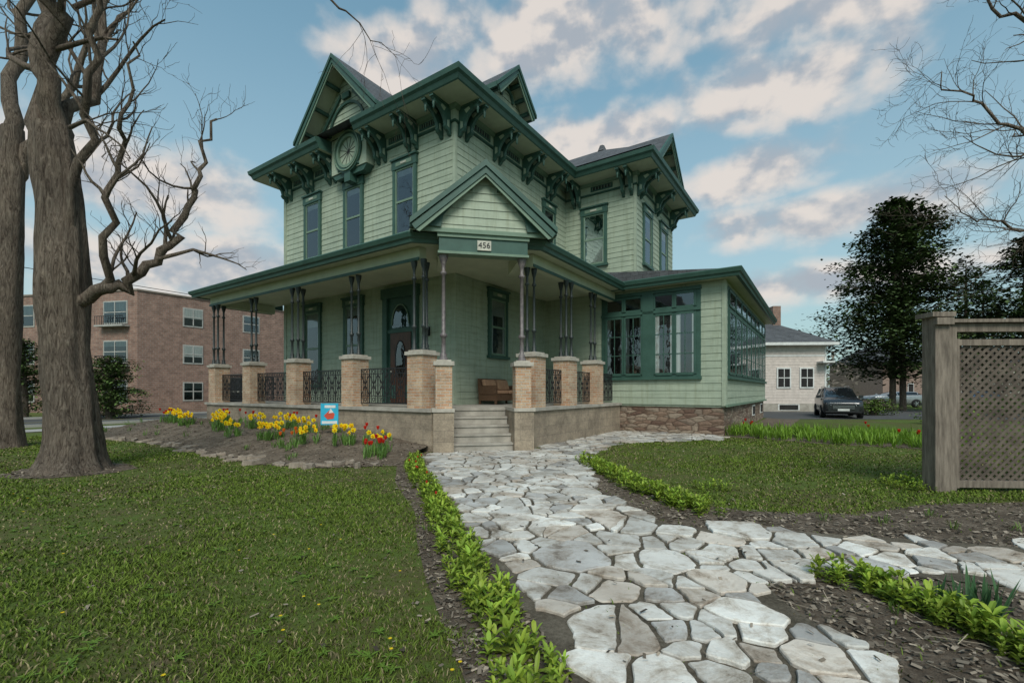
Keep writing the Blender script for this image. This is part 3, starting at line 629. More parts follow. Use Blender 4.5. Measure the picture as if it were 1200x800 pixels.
# ================================================================ GRASS
def vin(X,Y,p):
    r=np.zeros(len(X),bool);j=len(p)-1
    for i in range(len(p)):
        c=((p[i][1]>Y)!=(p[j][1]>Y))
        with np.errstate(divide='ignore',invalid='ignore'):
            xx=(p[j][0]-p[i][0])*(Y-p[i][1])/((p[j][1]-p[i][1]) or 1e-9)+p[i][0]
        r^= c&(X<xx); j=i
    return r
def blades(name,N,r0,r1,pw,hmin,hmax):
    th=rng.uniform(R(-60),R(60),N); q=2-pw; u=rng.random(N); r=(r0**q+(r1**q-r0**q)*u)**(1/q)
    X=r*np.sin(th);Y=r*np.cos(th)
    jx=X+.07*np.sin(Y*9+X*5)+rng.normal(0,.06,N); jy=Y+.07*np.sin(X*8)+rng.normal(0,.06,N)
    bad=np.zeros(N,bool)
    for p in [PATH]+list(SOILS.values())+[tb,lily,foundbed]: bad|=vin(jx,jy,p)
    onpath=vin(X,Y,PATH); keepbed=rng.random(N)<.025; keepp=rng.random(N)<.012; bad&=~((keepbed&~onpath)|(keepp&onpath))
    LX=X*C-Y*S; LY=X*S+Y*C
    bad|=(LX<-23.6)|((LX>-20.4)&(LX<-2.6)&(LY>16.4))|((LX>-20.4)&(LX<-6)&(LY>8.1)&(LX<LY-15.6)) 
    k=~bad; X=X[k];Y=Y[k];r=r[k];n=len(X)
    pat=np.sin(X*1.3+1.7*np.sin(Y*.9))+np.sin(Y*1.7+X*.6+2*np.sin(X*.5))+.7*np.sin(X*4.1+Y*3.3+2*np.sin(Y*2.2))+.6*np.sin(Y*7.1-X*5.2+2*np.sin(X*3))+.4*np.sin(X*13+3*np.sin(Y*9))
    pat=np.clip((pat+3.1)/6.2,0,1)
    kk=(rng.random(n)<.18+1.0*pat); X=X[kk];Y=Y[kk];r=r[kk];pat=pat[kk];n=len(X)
    az=rng.uniform(0,2*np.pi,n); h=rng.uniform(hmin,hmax,n)*(.5+.8*pat); w=(.0017+.0007*r)*rng.uniform(.7,1.3,n); ln=h*rng.uniform(.2,1.4,n); az2=rng.uniform(0,2*np.pi,n)
    ca,sa=np.cos(az)*w,np.sin(az)*w; lx,ly=np.cos(az2)*ln,np.sin(az2)*ln
    V=np.zeros((n,5,3),np.float32)
    V[:,0]=np.stack([X-ca,Y-sa,0*X],1);V[:,1]=np.stack([X+ca,Y+sa,0*X],1)
    V[:,2]=np.stack([X-ca*.8+lx*.35,Y-sa*.8+ly*.35,h*.6],1);V[:,3]=np.stack([X+ca*.8+lx*.35,Y+sa*.8+ly*.35,h*.6],1)
    V[:,4]=np.stack([X+lx,Y+ly,h*.9],1)
    base=np.arange(n)[:,None]*5
    T=np.concatenate([base+np.array([[0,1,3]]),base+np.array([[0,3,2]]),base+np.array([[2,3,4]])],1).reshape(-1)
    me=bpy.data.meshes.new(name); me.vertices.add(n*5); me.vertices.foreach_set('co',V.ravel())
    me.loops.add(n*9); me.loops.foreach_set('vertex_index',T.astype(np.int32)); me.polygons.add(n*3); me.polygons.foreach_set('loop_start',np.arange(0,n*9,3,dtype=np.int32)); me.update(calc_edges=True)
    g=rng.random(n)[:,None]; A=np.array([.068,.105,.014]);Bc=np.array([.145,.20,.03]);Dc=np.array([.34,.28,.15])
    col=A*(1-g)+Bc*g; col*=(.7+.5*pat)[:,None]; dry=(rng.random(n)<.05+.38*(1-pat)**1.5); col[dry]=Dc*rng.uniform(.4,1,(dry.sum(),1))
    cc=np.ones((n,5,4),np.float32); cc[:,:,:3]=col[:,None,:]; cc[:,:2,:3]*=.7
    ca_=me.color_attributes.new('Col','FLOAT_COLOR','POINT'); ca_.data.foreach_set('color',cc.ravel())
    me.materials.append(GRS); o=bpy.data.objects.new(name,me); scene.collection.objects.link(o); return o
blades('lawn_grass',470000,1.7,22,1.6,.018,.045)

CP=Cards(); n=0
allsoil=list(SOILS.values())+[tb]
def chip(x,y,z,r):
    L=random.uniform(.006,.022)*(1+r*.06); w=L*random.uniform(.2,.6); a=random.uniform(0,6.28); t=random.uniform(-.4,.4)
    ca,sa=math.cos(a),math.sin(a); b=random.choice((.08,.14,.22,.34))*random.uniform(.6,1.1)
    CP.add([(x-ca*L-sa*w,y-sa*L+ca*w,z-t*L),(x-ca*L+sa*w,y-sa*L-ca*w,z-t*L+.004),(x+ca*L+sa*w,y+sa*L-ca*w,z+t*L+.004),(x+ca*L-sa*w,y+sa*L+ca*w,z+t*L)],[(0,1,2,3)],(b,b*.82,b*.64))
while n<13000:
    r=1.8+ (random.random()**1.3)*11; th=R(random.uniform(-62,62)); x=r*math.sin(th);y=r*math.cos(th)
    if not any(inpoly(x,y,p) for p in allsoil): 
        if random.random()>.012: continue
        n+=1; chip(x,y,random.uniform(.04,.05) if inpoly(x,y,PATH) else .02,r); continue
    n+=1; chip(x,y,random.uniform(.008,.022),r)
for i in range(3500):
    x,y,z=mound(random.random()*.999,random.random()); chip(x,y,z+.012,10)
for i in range(420):
    p=random.choice(allsoil[:3]); xs=[q[0] for q in p];ys=[q[1] for q in p]; x=random.uniform(min(xs),max(xs)); y=random.uniform(min(ys),min(max(ys),9))
    if not inpoly(x,y,p): continue
    a=random.uniform(0,3.14); L=random.uniform(.04,.18); w=.0025; ca,sa=math.cos(a),math.sin(a); b=random.uniform(.2,.45)
    CP.add([(x-ca*L-sa*w,y-sa*L+ca*w,.02),(x-ca*L+sa*w,y-sa*L-ca*w,.02),(x+ca*L+sa*w,y+sa*L-ca*w,.035),(x+ca*L-sa*w,y+sa*L+ca*w,.035)],[(0,1,2,3)],(b,b*.82,b*.62))
CP.build('mulch_chips',CHIP)

# ================================================================ PLANTS
def border(name,line,hw,count,hs=1.0,flowers=0,base=(.27,.38,.045)):
    P_=Cards()
    for i in range(count):
        c=lerp_line(line,random.random()); rr=hw*math.sqrt(random.random()); a=random.uniform(0,6.28); x=c[0]+rr*math.cos(a); y=c[1]+rr*math.sin(a)
        if noise.noise(Vector((x*3,y*3,2)))<-.30: continue
        k=hs*random.uniform(.6,1.25)*(1-.35*rr/hw); H=.13*k; g=random.uniform(.6,1.15)
        for tier in range(3):
            z=.01+H*tier/3*1.2; m=5 if tier<2 else 4; off=random.random()*6
            for j in range(m):
                gg=g*random.uniform(.75,1.2)*(.6+.24*tier); yl=random.uniform(.9,1.15); col=(base[0]*gg*yl,base[1]*gg,base[2]*gg)
                P_.leaf((x,y,z),off+j*6.28/m+random.uniform(-.3,.3),random.uniform(.35,.9)+.2*tier,random.uniform(.075,.125)*k,random.uniform(.020,.033)*k,random.uniform(.15,.6),col)
    for i in range(flowers):
        c=lerp_line(line,random.uniform(.1,.8)); x=c[0]+random.uniform(-hw,hw)*.7;y=c[1]+random.uniform(-hw,hw)*.7; z=random.uniform(.18,.27)
        for j in range(6): P_.leaf((x,y,z),j*1.047,1.25,.045,.026,.02,(.6,.05,.03))
        P_.leaf((x,y,0),random.random()*6,1.5,z,.006,0,(.06,.14,.03))
    return P_.build(name,LEAF)
border('border_plants',[(-2.15,10.2),(-1.75,8.4),(-1.25,6.92),(-.93,5.8),(-.68,4.9),(-.28,3.55),(0.0,2.72),(.1,2.3),(.18,1.3)],.2,640,1.2,9)
border('border_plants',[(1.55,9.8),(1.72,8.6),(1.87,7.23),(2.19,6.0),(2.43,5.65)],.24,360,1.3)
border('border_plants',[(2.5,3.72),(2.79,3.35),(2.87,2.95),(2.9,2.5),(3.0,1.6)],.17,240,1.2)
border('border_plants',[(2.9,6.9),(3.3,7.2)],.3,45,.8); border('border_plants',[(5.9,7.0),(6.6,7.6)],.4,70,1)
def straps(c,x,y,n,L,w,col,spread=.5,z=0):
    for j in range(n):
        g=random.uniform(.6,1.2); c.leaf((x+random.uniform(-.05,.05),y+random.uniform(-.05,.05),z),random.random()*6.28,random.uniform(1.5-spread,1.5),L*random.uniform(.6,1.1),w,random.uniform(.02,.35),tuple(q*g for q in col))
LB_=Cards()
for i in range(950):
    x=random.uniform(6.5,14);y=random.uniform(11.2,17.6)
    if inpoly(x,y,lily): straps(LB_,x,y,9,.5,.03,(.20,.34,.035),.7)
LB_.build('lily_leaves',LEAF)
YEL=(.95,.72,.015);RED=(.68,.04,.02);ORG=(.8,.2,.03)
def bulbs(name,clumps):
    c=Cards()
    for (x,y,z,n,col) in clumps:
        for i in range(n):
            a=random.uniform(0,6.28); r=.3*math.sqrt(random.random()); px,py=x+r*math.cos(a),y+r*math.sin(a)*.7
            straps(c,px,py,8,.36,.026,(.15,.27,.06),.45,z)
            h=z+random.uniform(.3,.46); c.leaf((px,py,z),random.random()*6,1.5,h-z,.012,0,(.08,.18,.04))
            fc=col
            if fc==YEL:
                t0=random.uniform(0,1); fz=random.uniform(-2.4,-.8)
                # flower faces sideways toward the lawn
                dx,dy=math.cos(fz),math.sin(fz); cx_,cy_=px+dx*.03,py+dy*.03
                for j in range(6):
                    a_=j*1.047+t0; ux,uz=math.cos(a_),math.sin(a_); rx,ry=-dy,dx; Rr=.065; w_=.03
                    tip=(cx_+rx*ux*Rr,cy_+ry*ux*Rr,h+uz*Rr); px2,pz2=-uz,ux
                    k1=(cx_+rx*(ux*Rr*.55+px2*w_)+dx*.008,cy_+ry*(ux*Rr*.55+px2*w_)+dy*.008,h+uz*Rr*.55+pz2*w_); k2=(cx_+rx*(ux*Rr*.55-px2*w_)+dx*.008,cy_+ry*(ux*Rr*.55-px2*w_)+dy*.008,h+uz*Rr*.55-pz2*w_)
                    c.add([(cx_,cy_,h),k1,tip,k2],[(0,1,2,3)],tuple(q*random.uniform(.85,1.1) for q in fc))
                rg=[];
                for ring_,(rd,dd) in enumerate(((.014,.0),(.024,.045))):
                    for j in range(6): a_=j*1.047; rg.append((cx_+dx*dd-dy*rd*math.cos(a_),cy_+dy*dd+dx*rd*math.cos(a_),h+rd*math.sin(a_)))
                c.add(rg,[(j,(j+1)%6,6+(j+1)%6,6+j) for j in range(6)],(.9,.55,.01))
            else:
                for j in range(6): c.leaf((px,py,h-.02),j*1.047,1.2,.10,.065,-.02,tuple(q*random.uniform(.8,1.1) for q in fc))
    return c.build(name,LEAF)
def mc(s,t,n,col): x,y,z=mound(s,t); return (x,y,z-.01,n,col)
random.seed(21)
bulbs('daffodil_clump',[mc(s,t,n,YEL) for s,t,n in ((.06,.45,6),(.13,.5,14),(.19,.45,7),(.26,.6,9),(.31,.45,16),(.36,.7,11),(.42,.4,9),(.47,.7,12),(.53,.5,9),(.60,.6,16),(.66,.75,9),(.74,.6,14),(.82,.6,9),(.9,.7,9))])
bulbs('tulip_clump',[mc(s,t,n,c_) for s,t,n,c_ in ((.05,.3,11,RED),(.085,.6,3,RED),(.22,.35,5,ORG),(.27,.8,3,RED),(.40,.85,3,RED),(.58,.85,4,RED),(.70,.85,4,RED),(.87,.6,5,RED))]+[(10.6,12.3,0,3,RED),(8.4,16.4,0,4,RED),(11.8,15.2,0,3,RED)])
iris=Cards()
for i in range(6): straps(iris,3.02+random.uniform(-.1,.1),3.05+random.uniform(-.1,.1),9,.36,.02,(.07,.15,.06),.35)
for (x,y) in ((4.2,5.2),(4.8,5.0),(5.4,4.9),(3.6,5.3),(6.0,5.2),(-.9,4.9),(-2.3,8.3),(3.6,2.9),(2.6,3.1),(5,5.5),(6.6,5.4)): straps(iris,x,y,12,.16,.012,(.13,.2,.04),.8)
for i in range(40):
    x,y,z=mound(random.random(),random.uniform(.1,.95)); straps(iris,x,y,10,.25,.02,(.14,.24,.05),.7,z)
iris.build('iris_plants',LEAF)
dn=Cards()
for i in range(200):
    r=2.2+8*random.random()**1.3; th=R(random.uniform(-58,-5)); x=r*math.sin(th);y=r*math.cos(th)
    if inpoly(x,y,SOILS['soil_border']) or inpoly(x,y,PATH): continue
    if i%5==0:
        for j in range(7): dn.leaf((x,y,.045),j*.9,.4,.014,.010,0,(.75,.55,.02))
    else:
        for j in range(6): dn.leaf((x,y,.012),j*1.05+random.random(),.35,random.uniform(.04,.08),.016,.2,(.13,.22,.03))
dn.build('lawn_weeds',LEAF)
es=MB(); ESM=mat('edging_stone',(.33,.27,.215),(.17,.135,.105),rough=.9,scale=8,bump=.6,bscale=30)
el=EDGE[:6]
for i in range(70):
    c=lerp_line(el,min(.999,.03+.95*i/70+random.uniform(0,.01))); 
    if random.random()<.35: continue
    a=random.uniform(0,3.14); n=7; rx,ry=random.uniform(.1,.26),random.uniform(.07,.14); h=random.uniform(.03,.12)
    c=(c[0]+random.uniform(-.15,.15),c[1]+random.uniform(-.08,.35))
    ring0=[];ring1=[]
    for j in range(n):
        t=2*math.pi*j/n; k=random.uniform(.7,1.25); px,py=rx*math.cos(t)*k,ry*math.sin(t)*k
        X,Y=px*math.cos(a)-py*math.sin(a),px*math.sin(a)+py*math.cos(a)
        ring0.append((c[0]+X,c[1]+Y,-.02)); ring1.append((c[0]+X*.85,c[1]+Y*.85,h*random.uniform(.6,1.1)))
    es.add(ring0+ring1,[tuple(range(n,2*n))]+[(j,(j+1)%n,n+(j+1)%n,n+j) for j in range(n)],ESM)
es.build('edging_stones')

ys=empty('yard_sign',(-4.75,12.0,.2),R(8)); s=MB(); BL=mat('sign_blue',(.03,.42,.62),rough=.5)
s.box(-.22,.22,-.01,.01,.42,.98,BL); s.box(-.19,.19,-.014,-.0105,.45,.52,WHT); s.box(-.12,.15,-.014,-.0105,.86,.93,WHT)
s.prismY([(-.14,.66),(-.05,.56),(.1,.58),(.13,.7),(.02,.82),(-.06,.74)],-.015,-.0105,mat('sign_red',(.6,.08,.04)))
s.prismY([(-.02,.72),(.1,.74),(.03,.85)],-.019,-.0155,WHT)
s.build('panel',ys); s=MB()
for x in (-.19,.19): s.tube([(x,.012,0),(x,.012,.98)],[.006,.006],BLK,5)
s.build('legs',ys)

# ================================================================ TREES
class Tree(MB):
    def grow(s,pts,r0,r1,depth,maxd,n=None,dens=1.0,up=.25,minr=.004,st=.25,rough=0):
        P=[Vector(p) for p in pts]; out=[];seg=4 if depth==0 else 2
        for i in range(len(P)-1):
            for j in range(seg):
                t=j/seg; p0=P[max(i-1,0)];p1=P[i];p2=P[i+1];p3=P[min(i+2,len(P)-1)]
                q=.5*((2*p1)+(p2-p0)*t+(2*p0-5*p1+4*p2-p3)*t*t+(-p0+3*p1-3*p2+p3)*t**3); out.append(q)
        out.append(P[-1]); L=sum((out[i+1]-out[i]).length for i in range(len(out)-1))
        if not rough:
            for i in range(1,len(out)): out[i]=out[i]+Vector([random.gauss(0,1) for _ in range(3)])*L*.012
        m=len(out); rad=[r0+(r1-r0)*(i/(m-1))**.9 for i in range(m)]
        s.tube(out,rad,BARK,n or (16 if r0>.2 else 9 if r0>.08 else 5 if r0>.02 else 3),True,rough)
        if depth>=maxd: return
        k=max(2,int(L*dens*(1.6 if depth==0 else 2.6 if depth==1 else 4.2 if depth==2 else 4)))
        for c in range(k):
            t=st+(1-st)*(c+random.random())/k; i=min(m-2,int(t*(m-1))); p=out[i].lerp(out[i+1],t*(m-1)-i); d=(out[i+1]-out[i]).normalized()
            r=rad[i]*random.uniform(.35,.6)
            if r<minr: r=minr
            ax=d.orthogonal().normalized(); ax.rotate(Matrix.Rotation(random.uniform(0,6.28),3,d))
            ang=random.uniform(.5,1.05); nd=(d*math.cos(ang)+ax*math.sin(ang)); nd=(nd+Vector((0,0,up))).normalized()
            l=L*random.uniform(.25,.55)*(1-.45*t)*(1.0 if depth else .8)
            l=max(l,.3)
            if depth>=2: l=min(l,1.0)
            a=nd; q=[p]; 
            for z in range(3):
                a=(a+Vector([random.gauss(0,.24) for _ in range(3)])+Vector((0,0,up*.5))).normalized(); q.append(q[-1]+a*l/3)
            s.grow(q,r,max(r*.3,.0025),depth+1,maxd,None,dens,up,minr,.15)
def PXL(Y):
    k=Y/540.; return lambda x,y,dy=0:((x-600)*k,Y+dy,1.5+(458-y)*k)
random.seed(5)
q=PXL(8.7); t=Tree()
def trunk(t,cx,cy,lean,zs,rs,n=44):
    zz=np.linspace(zs[0],zs[-1],70); rr_=np.interp(zz,zs,rs)
    t.tube([(cx+lean*max(0,z-.5)+.03*math.sin(z*1.7),cy+.01*z,z) for z in zz],list(rr_),BARK,n,True,.14)
zs=[-.1,.03,.15,.35,.7,1.2,1.8,2.4,3.0,3.6,4.2,4.8,5.4,6.0,6.5]; rs=[.66,.57,.5,.44,.40,.375,.365,.36,.37,.385,.365,.355,.35,.34,.29]
pp=[(-8.3-.07*max(0,z-.5),8.7+.01*z,z) for z in zs]
trunk(t,-8.3,8.7,-.07,zs,rs,56)
t.grow([pp[-2],q(35,70,.2),q(18,-40,.5),q(-10,-160,.9),q(-30,-290,1)],.19,.05,0,3,dens=.8,up=.2)
t.grow([pp[-2],q(62,70,-.1),q(85,0,-.3),q(105,-110,-.6),q(120,-260,-.8)],.2,.05,0,3,dens=.8,up=.2)
t.grow([pp[-4],q(52,110,.6),q(52,40,1.0),q(40,-90,1.6),q(40,-220,2)],.15,.04,0,3,dens=.8,up=.2)
t.grow([pp[-6],q(105,190,-.1),q(128,110,-.4),q(150,20,-.6),q(165,-90,-.9)],.10,.03,0,3,dens=.9,up=.2)
t.grow([pp[8],q(112,342),q(140,330,.1),q(172,302,.2),q(196,262,.3),q(212,215,.4),q(218,170,.5),q(232,120,.6)],.135,.02,0,3,dens=1.7,up=.28,st=.2)
t.grow([q(118,340),q(150,270,-.4),q(168,205,-.6),q(190,150,-.8),q(205,95,-1.0)],.08,.015,0,3,dens=1.6,up=.25)
t.grow([q(175,300,.2),q(210,285,.4),q(240,292,.6),q(262,305,.8)],.045,.008,1,3,dens=1.3,up=.15)
t.grow([q(100,160,-.3),q(150,170,-.8),q(190,200,-1.2),q(230,235,-1.5)],.04,.008,1,3,dens=1.3,up=.0)
t.grow([q(85,10),q(180,-60,.3),q(290,-80,.5),q(370,-50,.7),q(395,-12,.8),q(420,5,.9),q(450,18,1)],.05,.004,1,3,dens=.4,up=-.1,st=.72)
t.build('bare_tree',fix=False)
q=PXL(12.3); t=Tree()
t.tube([(q(10,y)[0]+.1*math.sin(y*.01),12.3,q(0,y)[2]) for y in (535,520,500,475,450,425,400,375,350,325,300,275,250,225,200,175,150)],[.5,.4,.34,.31,.30,.295,.29,.285,.28,.28,.28,.275,.27,.265,.26,.24,.22],BARK,32,True,.13)
t.grow([q(12,160),q(0,60,.3),q(15,-60,.5),q(20,-200,.6)],.2,.05,0,3,dens=.8,up=.2)
t.grow([q(12,260),q(-40,150,.3),q(-80,20,.5)],.15,.04,0,2,dens=.8)
t.grow([q(14,220),q(45,110,.6),q(75,0,.9),q(90,-120,1)],.13,.03,0,3,dens=.9,up=.2)
t.build('bare_tree',fix=False)
q=PXL(10.5); t=Tree()
t.tube([(15.3,10.5,z) for z in (-.1,.1,.5,2,4,6,8)],[.6,.5,.4,.36,.33,.3,.25],BARK,20,True,.12)
t.grow([(15.3,10.5,7.5),q(1300,60,.2),q(1235,20,.3),q(1190,-10,.4),q(1150,-40,.5)],.09,.012,0,3,dens=1.3,up=.05)
t.grow([(15.3,10.5,6),q(1290,185,.1),q(1230,165,.1),q(1175,130,.2),q(1135,100,.3),q(1110,75,.3)],.075,.008,0,3,dens=1.9,up=.08,st=.3)
t.grow([(15.3,10.5,5.2),q(1300,250,-.1),q(1230,262,-.2),q(1170,268,-.2),q(1130,262,-.3),q(1100,240,-.3)],.06,.007,0,3,dens=1.9,up=.06,st=.3)
t.grow([q(1230,165,.1),q(1190,185,-.2),q(1150,190,-.3),q(1105,170,-.4)],.035,.006,1,3,dens=1.5,up=.05)
t.grow([(15.3,10.5,8),q(1350,-100),q(1340,-200)],.22,.05,0,2,dens=.6)
t.build('bare_tree',fix=False)

NEEDLE=attrmat('needles',.7,0,spec=.15)
def conifer(name,x,y,H,Rm,z0,dens,seed,leafsz=.28,shape=1.0,base=(.035,.06,.02),trunks=1,lobes=.25,gapth=-.22,spread=1.0):
    rnd=random.Random(seed); e=empty(name,(x,y,0)); tr=MB()
    for k in range(trunks):
        o=(k-(trunks-1)/2)*.8; tr.tube([(o,0,-.1),(o*.9,0,H*.3),(o*.5,0,H*.7),(0,0,H*.97)],[.22,.18,.1,.02],BARK,8)
    c=Cards(); nb=int(dens)
    for i in range(nb):
        u=rnd.random()**.85; z=z0+(H-z0)*u; a=rnd.uniform(0,6.28)
        gap=noise.noise(Vector((math.cos(a)*1.5+seed,math.sin(a)*1.5,z*.45)))
        if lobes>.3 and gap<gapth: continue
        prof=(1-u)**(.75*shape)*(.55+.45*min(1,u*5+.3)); lob=1+lobes*math.sin(a*3+seed+z*.9)+lobes*.8*math.sin(a*5+z*1.7); r=Rm*prof*lob*rnd.uniform(.7,1.15)+.15
        ex,ey=math.cos(a)*r,math.sin(a)*r; ez=z+r*rnd.uniform(-.05,.25)
        if rnd.random()<.5: tr.tube([(0,0,z),(ex*.5,ey*.5,(z+ez)/2+.1),(ex,ey,ez)],[.05,.03,.01],BARK,3)
        m=int(12+r*13)
        cl=rnd.uniform(.5,1.6)
        for j in range(m):
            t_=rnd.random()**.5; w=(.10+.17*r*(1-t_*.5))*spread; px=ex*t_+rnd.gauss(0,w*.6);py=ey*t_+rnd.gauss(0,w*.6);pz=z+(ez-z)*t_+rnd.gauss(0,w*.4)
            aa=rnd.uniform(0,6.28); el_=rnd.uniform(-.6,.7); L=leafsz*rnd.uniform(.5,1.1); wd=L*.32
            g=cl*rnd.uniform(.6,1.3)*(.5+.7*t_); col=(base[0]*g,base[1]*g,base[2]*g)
            dx,dy,dz=math.cos(aa)*math.cos(el_)*L,math.sin(aa)*math.cos(el_)*L,math.sin(el_)*L
            sx,sy_=-math.sin(aa)*wd,math.cos(aa)*wd
            c.add([(px-sx*.3,py-sy_*.3,pz),(px+dx*.5+sx,py+dy*.5+sy_,pz+dz*.5),(px+dx,py+dy,pz+dz-.04),(px+dx*.5-sx,py+dy*.5-sy_,pz+dz*.5)],[(0,1,2,3)],col)
    tr.build('trunk',e,fix=False); c.build('foliage',NEEDLE,e)
conifer('spruce_tree',29.3,35,16.0,5.0,2.4,820,3,.38,.75,trunks=2,lobes=.33,base=(.055,.082,.028),gapth=-.3,spread=1.15)
conifer('spruce_tree',33.5,34,11.5,2.1,3,120,5,.26,.8,base=(.07,.075,.04),lobes=.32)
conifer('spruce_tree',34.5,31,11.8,3.4,2,400,9,.32,.8,lobes=.33,base=(.05,.075,.028))
conifer('spruce_tree',45,44,12,4,1,220,12,.35,.9)
conifer('arborvitae_bush',-26.5,25.0,4.3,1.2,.1,210,21,.18,.5,base=(.07,.11,.03))
conifer('arborvitae_bush',-21.8,25.0,3.3,1.4,.1,230,22,.18,.45,base=(.07,.11,.03))
conifer('arborvitae_bush',-24.2,25.4,3.6,1.1,.1,170,23,.18,.5,base=(.07,.11,.03))
conifer('garden_shrub',24.5,25,1.0,1.5,.05,90,31,.14,.35,base=(.09,.15,.03))
conifer('garden_shrub',19.5,20.5,.7,1.0,.05,70,32,.12,.35,base=(.12,.19,.03))
conifer('garden_shrub',29,27,1.1,2.0,.05,90,33,.14,.35,base=(.08,.14,.03))
conifer('garden_shrub',22.3,28.5,.9,1.2,.05,90,34,.14,.35,base=(.10,.16,.03))

bt=Cards(); rnd=random.Random(4)
for i in range(90):
    a=rnd.uniform(-62,62); D_=rnd.uniform(60,150); X=D_*math.sin(R(a))*1.2;Y=D_*math.cos(R(a)); H=rnd.uniform(5,11); Wd=rnd.uniform(4,8); kind=rnd.random()
    base=(.14,.12,.10) if kind<.6 else (.10,.13,.05)
    for j in range(300):
        t1=rnd.uniform(0,6.28);u=rnd.random()**.4;ph=rnd.uniform(-.6,1.5)
        x=X+Wd*u*math.cos(t1)*math.cos(ph);y=Y+Wd*u*math.sin(t1)*math.cos(ph);z=H*.45+H*.55*u*math.sin(ph)
        L=rnd.uniform(.3,.9);g=rnd.uniform(.5,1.4);dx,dz=rnd.uniform(-1,1)*L,rnd.uniform(-.5,1)*L
        bt.add([(x,y,z),(x+dx+.12,y,z+dz),(x+dx*.3-.2,y+.2,z+dz*.8)],[(0,1,2)],tuple(q*g for q in base))
bt.build('background_trees',NEEDLE)

# ================================================================ APARTMENT BUILDING (left)
ap=empty('brick_apartment_building',(0,0,0)); m=MB()
c0=(-24.4,30.0); c1=(-36.5,32.5)
dv=(S,C); c2=(c0[0]+dv[0]*34,c0[1]+dv[1]*34)
back=(c2[0]-25*C,c2[1]+25*S); bl=(c1[0]-4,c1[1]+40)
m.prism([c0,c2,back,bl,c1],-.1,8.05,APB)
m.prism([(c0[0]+.05,c0[1]-.07),(c2[0]+.05,c2[1]-.04),back,bl,(c1[0]-.05,c1[1]-.07)],8.05,8.15,mat('coping_stone',(.30,.25,.21)))
m.build('walls',ap)
w=MB()
FR=mat('window_frame_grey',(.42,.41,.38)); 
def apw(P,n,hw,z0,z1):
    w.wbox(P,n,-hw-.08,hw+.08,0,.04,z0-.1,z1+.08,FR); w.wbox(P,n,-hw,hw,.03,.05,z0,z1,INT)
    w.add([w.wpt(P,n,-hw,.06,z0),w.wpt(P,n,hw,.06,z0),w.wpt(P,n,hw,.06,z1),w.wpt(P,n,-hw,.06,z1)],[(0,1,2,3)],GLS)
    w.wbox(P,n,-hw,hw,.051,.058,z0+(z1-z0)*random.uniform(.3,.8),z1,CUR); w.wbox(P,n,-.03,.03,.05,.08,z0,z1,FR); w.wbox(P,n,-hw,hw,.05,.082,(z0+z1)/2-.03,(z0+z1)/2+.03,FR)
nr=(dv[1],-dv[0]); nl=Vector((c1[1]-c0[1],-(c1[0]-c0[0]))).normalized(); nl=(-nl.x,-nl.y) if nl.y>0 else (nl.x,nl.y)
for z in (.9,3.5,6.1):
    for s_ in (3.2,7.2,10.5,14.2,18,22,26.5,31): apw((c0[0]+dv[0]*s_,c0[1]+dv[1]*s_),nr,.55 if s_ not in(18,22) else .9,z,z+1.15)
    for f_ in (.14,.42,.78):
        P=(c0[0]+(c1[0]-c0[0])*f_,c0[1]+(c1[1]-c0[1])*f_); apw(P,nl,.9,z-.1,z+1.25)
        if z>1 and f_==.14:
            w.wbox(P,nl,-1.15,1.15,0,.5,z-.4,z-.3,FR)
            for i in range(13): w.wbox(P,nl,-1.12+i*.185,-1.10+i*.185,.46,.48,z-.3,z+.25,BLK)
            w.wbox(P,nl,-1.15,1.15,.45,.49,z+.25,z+.29,BLK)
w.build('windows',ap)
w=MB(); P=(c0[0]+dv[0]*6,c0[1]+dv[1]*6); AW=mat('awning_canvas',(.015,.015,.017))
w.wprof(P,nr,-1.6,1.6,[(0,1.35),(1.2,1.35),(1.2,1.6),(0,2.5)],AW); w.wbox(P,nr,-1.5,1.5,1.2,1.205,1.4,1.5,CREAM)
for a in (-1.5,1.5): w.wbox(P,nr,a-.04,a+.04,1.1,1.18,0,1.35,BLK)
w.wbox(P,nr,-.6,.6,0,.03,0,1.3,INT)
w.build('awning',ap)
ut=MB()
ut.tube([(*W(-26.4,-10),6.6),(*W(-26.4,10),6.35),(*W(-26.4,30),6.2),(*W(-26.4,60),6.4),(*W(-26.4,90),6.8)],[.018]*5,BLK,4)
ut.build('utility_wire')

nh=empty('neighbour_house',(18.8,33.5,0),R(-4)); m=MB()
siding(m,(-6,0),(3.8,0),.6,5.0,CRS,.2); siding(m,(3.8,0),(3.8,9),.6,5.0,CRS,.2); m.box(-5.98,3.78,.02,9,0,5.0,CRS)
m.box(-6.02,3.82,-.03,9,0,.6,CON); m.build('walls',nh); m=MB()
zr=7.4
for f_ in ([(-6.6,-.6,4.95),(4.4,-.6,4.95),(1.2,4.5,zr),(-3.4,4.5,zr)],[(4.4,-.6,4.95),(4.4,9.6,4.95),(1.2,4.5,zr)],[(-6.6,-.6,4.95),(-3.4,4.5,zr),(-6.6,9.6,4.95)]): poly(m,f_,SHG)
m.box(-6.6,4.4,-.62,-.55,4.77,4.97,WHT); m.box(4.35,4.42,-.6,9.6,4.77,4.97,WHT); m.box(-6.5,4.3,-.5,9.5,4.77,4.8,WHT)
m.box(3.2,4.0,-.8,1.2,3.5,3.62,WHT); m.box(-6.01,3.81,-.04,.0,4.0,4.12,WHT)
m.box(1.6,2.2,3.0,3.6,5.8,8.2,APB); m.box(-.55,.0,2.5,3.1,5.8,8.4,APB)
m.build('roof',nh); m=MB()
